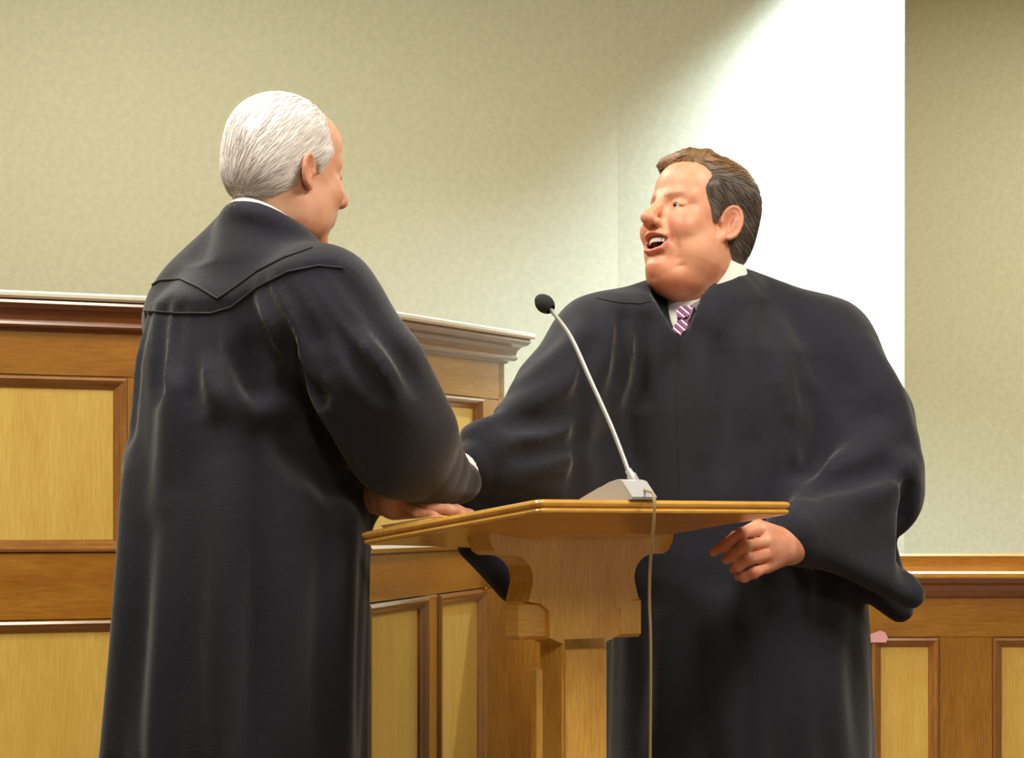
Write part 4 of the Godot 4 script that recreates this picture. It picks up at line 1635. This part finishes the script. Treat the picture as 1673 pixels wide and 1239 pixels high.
# ---------------------------------------------------------------- the laughing judge
func build_right_judge() -> void:
	var D := 4.8
	var s := D / FOCAL
	var foot := W(1212, 860, 4.82)
	foot.y = 0
	var t := thing("person", "laughing brown-haired man in a black robe and purple tie shaking hands across the lectern", "person", foot)
	var shift := Transform3D(Basis.IDENTITY, -foot)
	var look := {"laugh": true, "fat": 1.12, "neck": [Vector3(0, -0.06, -0.02), Vector3(0, -0.19, -0.075), 0.065, 0.057], "skin": Color8(222, 162, 132), "rosy": Color8(192, 104, 80), "lip": Color8(196, 108, 98), "brow": Color8(150, 108, 78)}
	var nz := shade_noise(57)
	var H := Transform3D(Basis(Vector3.UP, deg_to_rad(-54)) * Basis(Vector3.RIGHT, deg_to_rad(-15)) * Basis(Vector3.BACK, deg_to_rad(2)), W(1140, 360, D))
	var hf := head_field(look)
	var body := Acc.new()
	surf(hf, Vector3(-0.112, -0.3, -0.135), Vector3(0.112, 0.14, 0.14), 0.0028, body, shift * H, func(p: Vector3) -> Color: return skin_color(p, look, nz))
	# left hand, finger tips pinched, held before the belly
	var wr := W(1296, 893, 4.55)
	var kn := [W(1246, 866, 4.475), W(1254, 886, 4.465), W(1257, 906, 4.463), W(1254, 925, 4.47)]
	var fg := [
		[kn[0], W(1212, 872, 4.44), W(1186, 892, 4.435), W(1166, 903, 4.44)],
		[kn[1], W(1218, 893, 4.425), W(1198, 908, 4.43), W(1186, 916, 4.44)],
		[kn[2], W(1224, 914, 4.425), W(1206, 926, 4.435), W(1198, 930, 4.45)],
		[kn[3], W(1232, 936, 4.435), W(1216, 943, 4.445), W(1206, 942, 4.46)],
		[W(1278, 872, 4.52), W(1238, 858, 4.50), W(1200, 878, 4.465), W(1170, 899, 4.452)]]
	var hl := hand_field(wr, kn, fg, W(1345, 890, 4.62), 1.08)
	var bb := bounds(hl, 0.012)
	surf(hl, bb[0], bb[1], 0.003, body, shift, hand_color(look, nz))
	var rw := W(752, 764, 4.6)
	var hr := clasp(rw, Vector3(-0.85, -0.1, 0.35).normalized(), Vector3(0.3, 0, 0.9).normalized())
	bb = bounds(hr, 0.012)
	surf(hr, bb[0], bb[1], 0.0035, body, shift, hand_color(look, nz))
	var tr := Field.new()
	tr.cap(W(1150, 500, 4.83), W(1205, 900, 4.83), 0.075, 0.15, 0.05)
	tr.cap(W(1000, 585, 4.78), W(1320, 590, 4.87), 0.06, 0.06, 0.05)
	tr.chain([W(990, 585, 4.76), W(868, 735, 4.68), rw], [0.055, 0.045, 0.03], 0.03)
	tr.chain([W(1330, 590, 4.86), W(1412, 800, 4.76), wr], [0.055, 0.045, 0.028], 0.03)
	for k in [-1, 1]:
		tr.chain([W(1205, 900, 4.83), Vector3(foot.x + k * 0.09, 0.5, foot.z), Vector3(foot.x + k * 0.09, 0.14, foot.z)], [0.14, 0.07, 0.042], 0.05)
	bb = bounds(tr, 0.03)
	surf(tr, bb[0], bb[1], 0.016, body, shift, plain_color(look.skin))
	var bm := part(t, "body", body.mesh(), M.skin)
	# teeth and tongue inside the mouth
	var white := mat_plain(Color8(242, 236, 224), 0.3)
	for k in range(-4, 5):
		var x := k * 0.0062
		var z := 0.0905 - x * x * 17.0
		var w := 0.0033 if absi(k) > 1 else 0.0036
		part(bm, "tooth", cbox(Vector3(w * 1.9, 0.0095, 0.004), 0.0012), white, shift * (H * Vector3(x, -0.0695, z)), H.basis * Basis(Vector3.UP, x * 30.0))
	var tg := Field.new()
	tg.ell(Vector3(0, -0.0885, 0.074), Vector3(0.02, 0.007, 0.017), 0.004)
	var ta := Acc.new()
	bb = bounds(tg, 0.006)
	surf(tg, bb[0], bb[1], 0.003, ta, shift * H, plain_color(Color8(190, 96, 92)))
	part(bm, "tongue", ta.mesh(), M.skin)
	# eyes between the lids
	for k in [-1, 1]:
		var eye := part(bm, "eyeball", sphere(0.0118), mat_plain(Color8(206, 192, 184), 0.2), shift * (H * Vector3(k * 0.033, -0.003, 0.0745)))
		part(eye, "iris", sphere(0.0078), mat_plain(Color8(40, 34, 32), 0.1), H.basis * Vector3(0, 0, 0.0048))
	# hair: brown, parted on his left side, grey at the temples
	var hh := Field.new()
	hh.ell(Vector3(0, 0.043, -0.022), Vector3(0.085, 0.0885, 0.1035), 0.01)
	hh.ell(Vector3(0, -0.02, -0.05), Vector3(0.077, 0.075, 0.066), 0.03)
	hh.cap(Vector3(-0.05, 0.096, 0.036), Vector3(0.03, 0.1, 0.034), 0.022, 0.022, 0.025)
	hh.cap(Vector3(-0.045, 0.093, 0.066), Vector3(0.012, 0.102, 0.062), 0.014, 0.015, 0.02)
	for k in [-1, 1]:
		hh.cap(Vector3(k * 0.071, 0.045, 0.03), Vector3(k * 0.0735, -0.012, 0.012), 0.016, 0.008, 0.012)
	hh.ell(Vector3(0, -0.012, 0.108), Vector3(0.105, 0.094, 0.076), 0.01, true)
	hh.ell(Vector3(0.062, 0.062, 0.085), Vector3(0.03, 0.03, 0.042), 0.01, true)
	for k in [-1, 1]:
		hh.ell(Vector3(k * 0.088, -0.024, -0.006), Vector3(0.03, 0.036, 0.022), 0.006, true)
		hh.ell(Vector3(k * 0.078, -0.095, 0.006), Vector3(0.04, 0.052, 0.052), 0.008, true)
	hh.ell(Vector3(0, -0.2, -0.02), Vector3(0.14, 0.1, 0.2), 0.008, true)
	var part_line := 0.038
	var acc := Acc.new()
	bb = bounds(hh, 0.012)
	surf(hh, bb[0], bb[1], 0.0026, acc, shift * H, func(p: Vector3) -> Color: return hair_tone(p, nz, part_line))
	var hm := part(t, "hair", acc.mesh(), M.hair, Vector3.ZERO, Basis.IDENTITY, "short brown side-parted hair, greyer at the temple")
	strands(t, hm, hh, shift * H, 1300, 0.034, [Color8(58, 44, 36), Color8(128, 96, 66)], true)
	# robe
	var R := Field.new()
	for q in [[1720.0, 1208, 232, 4.84, 0.26, 0.016], [1240.0, 1212, 219, 4.84, 0.225, 0.013], [1050.0, 1211, 214, 4.84, 0.215, 0.011], [850.0, 1206, 206, 4.84, 0.205, 0.007], [680.0, 1188, 196, 4.84, 0.185, 0.006], [580.0, 1172, 172, 4.84, 0.16, 0.004], [500.0, 1158, 105, 4.84, 0.11, 0.0]]:
		R.key(EYE + (860 - q[0]) * s, (q[1] - 836.5) * s, -q[3], q[2] * s, q[4], q[5])
	R.waves = Vector4(12, 19, 1.2, 0.3)
	R.loft(0.03)
	R.cap(W(1182, 487, 4.84), W(1338, 574, 4.87), 0.068, 0.1, 0.05)
	R.cap(W(1112, 493, 4.81), W(985, 566, 4.77), 0.060, 0.092, 0.05)
	R.cap(W(1120, 520, 4.74), W(1180, 520, 4.76), 0.05, 0.05, 0.06)
	# right arm reaches over to the other judge
	R.chain([W(985, 568, 4.76), W(915, 645, 4.70), W(870, 732, 4.66), W(806, 748, 4.62), W(784, 758, 4.6)], [0.09, 0.088, 0.086, 0.06, 0.046], 0.045)
	R.sheet(W(930, 780, 4.68), W(750, 797, 4.62), W(845, 955, 4.665), 0.028, 0.05)
	R.sheet(W(930, 780, 4.68), W(770, 890, 4.66), W(840, 950, 4.67), 0.026, 0.05)
	R.sheet(W(960, 600, 4.74), W(1010, 810, 4.74), W(900, 790, 4.69), 0.04, 0.05)
	# left arm, bent, with the wide sleeve hanging
	R.chain([W(1343, 580, 4.87), W(1408, 690, 4.82), W(1419, 800, 4.76), W(1330, 862, 4.62), W(1296, 876, 4.565)], [0.098, 0.1, 0.104, 0.06, 0.05], 0.045)
	R.sheet(W(1400, 810, 4.68), W(1288, 872, 4.555), W(1488, 972, 4.66), 0.026, 0.05)
	R.sheet(W(1425, 830, 4.80), W(1345, 905, 4.70), W(1470, 995, 4.76), 0.026, 0.02)
	R.chain([W(1352, 925, 4.64), W(1420, 965, 4.68), W(1478, 1004, 4.71)], [0.022, 0.024, 0.02], 0.012, true)
	var list := R.all.duplicate()
	folds_right(R, list)
	# V-shaped opening at the neck
	var v0 := hit(R, list, 1080, 470)
	var v1 := hit(R, list, 1178, 440)
	var v2 := hit(R, list, 1112, 525)
	for k in 3:
		var back := Vector3(0.06, 0.0, -0.99) * 0.026 * k
		R.push(2, v0 + back, v1 + back, v2 + back, 0.02, 0.02, 0.012, true)
	R.cap(W(1140, 430, 4.79), W(1138, 490, 4.80), 0.062, 0.052, 0.01, true)
	# the edge of the robe beside the shirt collar
	R.chain([W(1216, 474, 4.79), W(1206, 478, 4.77), W(1184, 499, 4.74), W(1158, 529, 4.715)], [0.025, 0.027, 0.029, 0.024], 0.035)
	var ra := Acc.new()
	bb = bounds(R, 0.03)
	robe_surf(R, bb, ra, shift)
	var robe := part(t, "robe", ra.mesh(), M.robe, Vector3.ZERO, Basis.IDENTITY, "black judge's robe with wide hanging sleeves")
	part(robe, "seam", seam_on(R, R.all, [[975, 487], [1010, 494], [1045, 496], [1062, 492]], 0.0014), M.seam, -foot)
	part(robe, "front_seam", seam_on(R, R.all, [[1110, 556], [1106, 640], [1108, 720], [1112, 800]], 0.0013), M.seam, -foot)
	# shirt collar and tie in the opening of the robe
	var ct := Transform3D(Basis(Vector3.UP, deg_to_rad(-36)) * Basis(Vector3.BACK, deg_to_rad(22)) * Basis(Vector3.RIGHT, deg_to_rad(42)), W(1145, 468, 4.803))
	part(t, "shirt_collar", collar_mesh(shift * ct, 0.076, 0.079, func(a: float) -> float: return -0.03 - 0.012 * cos(a), func(_a: float) -> float: return 0.012, 0.06, TAU - 0.06, 0.008), M.shirt, Vector3.ZERO, Basis.IDENTITY, "white shirt collar")
	var sh := Field.new()
	sh.cap(W(1148, 505, 4.81), W(1140, 600, 4.80), 0.068, 0.085, 0.01)
	var sa := Acc.new()
	bb = bounds(sh, 0.02)
	surf(sh, bb[0], bb[1], 0.006, sa, shift, plain_color(Color(1, 1, 1)))
	part(t, "shirt", sa.mesh(), M.shirt, Vector3.ZERO, Basis.IDENTITY, "white shirt")
	neck_tie(t, R, list, foot)
	var cuff := tube([W(756, 768, 4.575), W(776, 764, 4.59)], 0.03, 0.034, 20)
	part(t, "shirt_cuff", cuff, M.shirt, -foot, Basis.IDENTITY, "white shirt cuff")
	legs(t, foot, deg_to_rad(-30))

func hair_tone(p: Vector3, n: FastNoiseLite, part_line: float) -> Color:
	var v := 0.5 + 0.5 * n.get_noise_3dv(p * Vector3(600, 500, 260)) + 0.45 * n.get_noise_3dv(p * Vector3(2400, 2400, 700))
	var top := Color8(92, 66, 44).lerp(Color8(168, 126, 82), clampf(v, 0, 1))
	var side := Color8(62, 54, 50).lerp(Color8(112, 98, 90), clampf(v, 0, 1))
	var w := smoothstep(part_line - 0.006, part_line + 0.006, absf(p.x) - maxf(0.0, (p.y - 0.07)) * 0.4)
	w *= smoothstep(0.1, 0.075, p.y)
	return lin(top.lerp(side, w))

func sphere(r: float) -> SphereMesh:
	var m := SphereMesh.new()
	m.radius = r
	m.height = r * 2
	m.radial_segments = 20
	m.rings = 12
	return m

func neck_tie(t: Node3D, R: Field, list: PackedInt32Array, foot: Vector3) -> void:
	var img := Image.create(64, 64, true, Image.FORMAT_RGB8)
	for y in 64:
		for x in 64:
			var q := posmod(x + y, 32)
			img.set_pixel(x, y, Color8(226, 214, 226) if q < 8 else (Color8(120, 62, 104) if q < 22 else Color8(84, 44, 92)))
	img.generate_mipmaps()
	var m := StandardMaterial3D.new()
	m.albedo_texture = ImageTexture.create_from_image(img)
	m.roughness = 0.5
	m.uv1_scale = Vector3(34, 34, 1)
	# knot and blade lie in the opening, following the chest
	var front := Vector3(-0.4, 0, 0.9).normalized()
	var a := W(1121, 508, 4.725)
	var b := hit(R, list, 1111, 552) + front * 0.002
	var dn := (b - a).normalized()
	var sd := dn.cross(front).normalized()
	var fr := sd.cross(dn).normalized()
	if fr.z < 0:
		fr = -fr
	var B := Basis(sd, dn, sd.cross(dn))
	var knot := PackedVector2Array([Vector2(-0.017, -0.004), Vector2(0.017, -0.004), Vector2(0.011, 0.024), Vector2(-0.011, 0.024)])
	var blade := PackedVector2Array([Vector2(-0.010, 0.022), Vector2(0.010, 0.022), Vector2(0.017, 0.05), Vector2(0.0, 0.062), Vector2(-0.012, 0.05)])
	var tie := part(t, "tie", extrude(blade, 0.006), m, a - foot + fr * 0.001, B, "purple and white striped tie")
	part(tie, "knot", extrude(knot, 0.016), m, Vector3.ZERO)

func folds_right(R: Field, l: PackedInt32Array) -> void:
	# gathers on the chest
	for q in [[[1008, 505], [1000, 560], [996, 640]], [[1040, 508], [1035, 560], [1028, 625]], [[1078, 520], [1070, 580], [1062, 650], [1058, 740]], [[1140, 560], [1146, 640], [1150, 760]], [[1210, 520], [1216, 600], [1214, 720]], [[1262, 530], [1276, 600], [1284, 690]]]:
		fold(R, l, q, 0.02, 1.4)
	for q in [[[1024, 510], [1017, 570], [1010, 640]], [[1060, 515], [1052, 575], [1045, 650]], [[1180, 560], [1184, 660], [1184, 780]]]:
		fold(R, l, q, -0.016, 1.5)
	# long folds of the reaching sleeve
	for q in [[[960, 545], [915, 590], [862, 640], [812, 672]], [[975, 575], [930, 620], [880, 655], [830, 680]], [[840, 690], [800, 700], [770, 712]], [[900, 690], [850, 715], [800, 735]], [[930, 745], [880, 765], [830, 770]], [[905, 800], [860, 790], [815, 775]]]:
		fold(R, l, q, 0.02, 1.4)
	fold(R, l, [[965, 650], [900, 685], [840, 690], [770, 690]], -0.016, 1.6)
	fold(R, l, [[960, 720], [900, 735], [850, 745]], -0.012, 1.6)
	fold(R, l, [[965, 560], [955, 640], [950, 720], [948, 800]], -0.014, 1.6)
	# left sleeve
	for q in [[[1370, 560], [1415, 620], [1425, 650], [1400, 660]], [[1400, 560], [1450, 640], [1470, 720]], [[1440, 720], [1400, 750], [1340, 775], [1290, 790]], [[1480, 760], [1450, 800], [1400, 820]]]:
		fold(R, l, q, 0.024, 1.4)
	for q in [[[1335, 640], [1345, 700], [1330, 760], [1290, 775]], [[1460, 760], [1400, 780], [1330, 795]], [[1490, 790], [1470, 870], [1490, 940]]]:
		fold(R, l, q, -0.018, 1.5)
	fold(R, l, [[1270, 640], [1280, 760], [1270, 830]], -0.012, 1.6)
	# skirt
	for q in [[[1100, 1000], [1096, 1120], [1090, 1250]], [[1180, 970], [1180, 1100], [1178, 1250]], [[1260, 980], [1266, 1100], [1268, 1250]], [[1340, 1010], [1350, 1120], [1356, 1250]]]:
		fold(R, l, q, 0.026, 1.5)
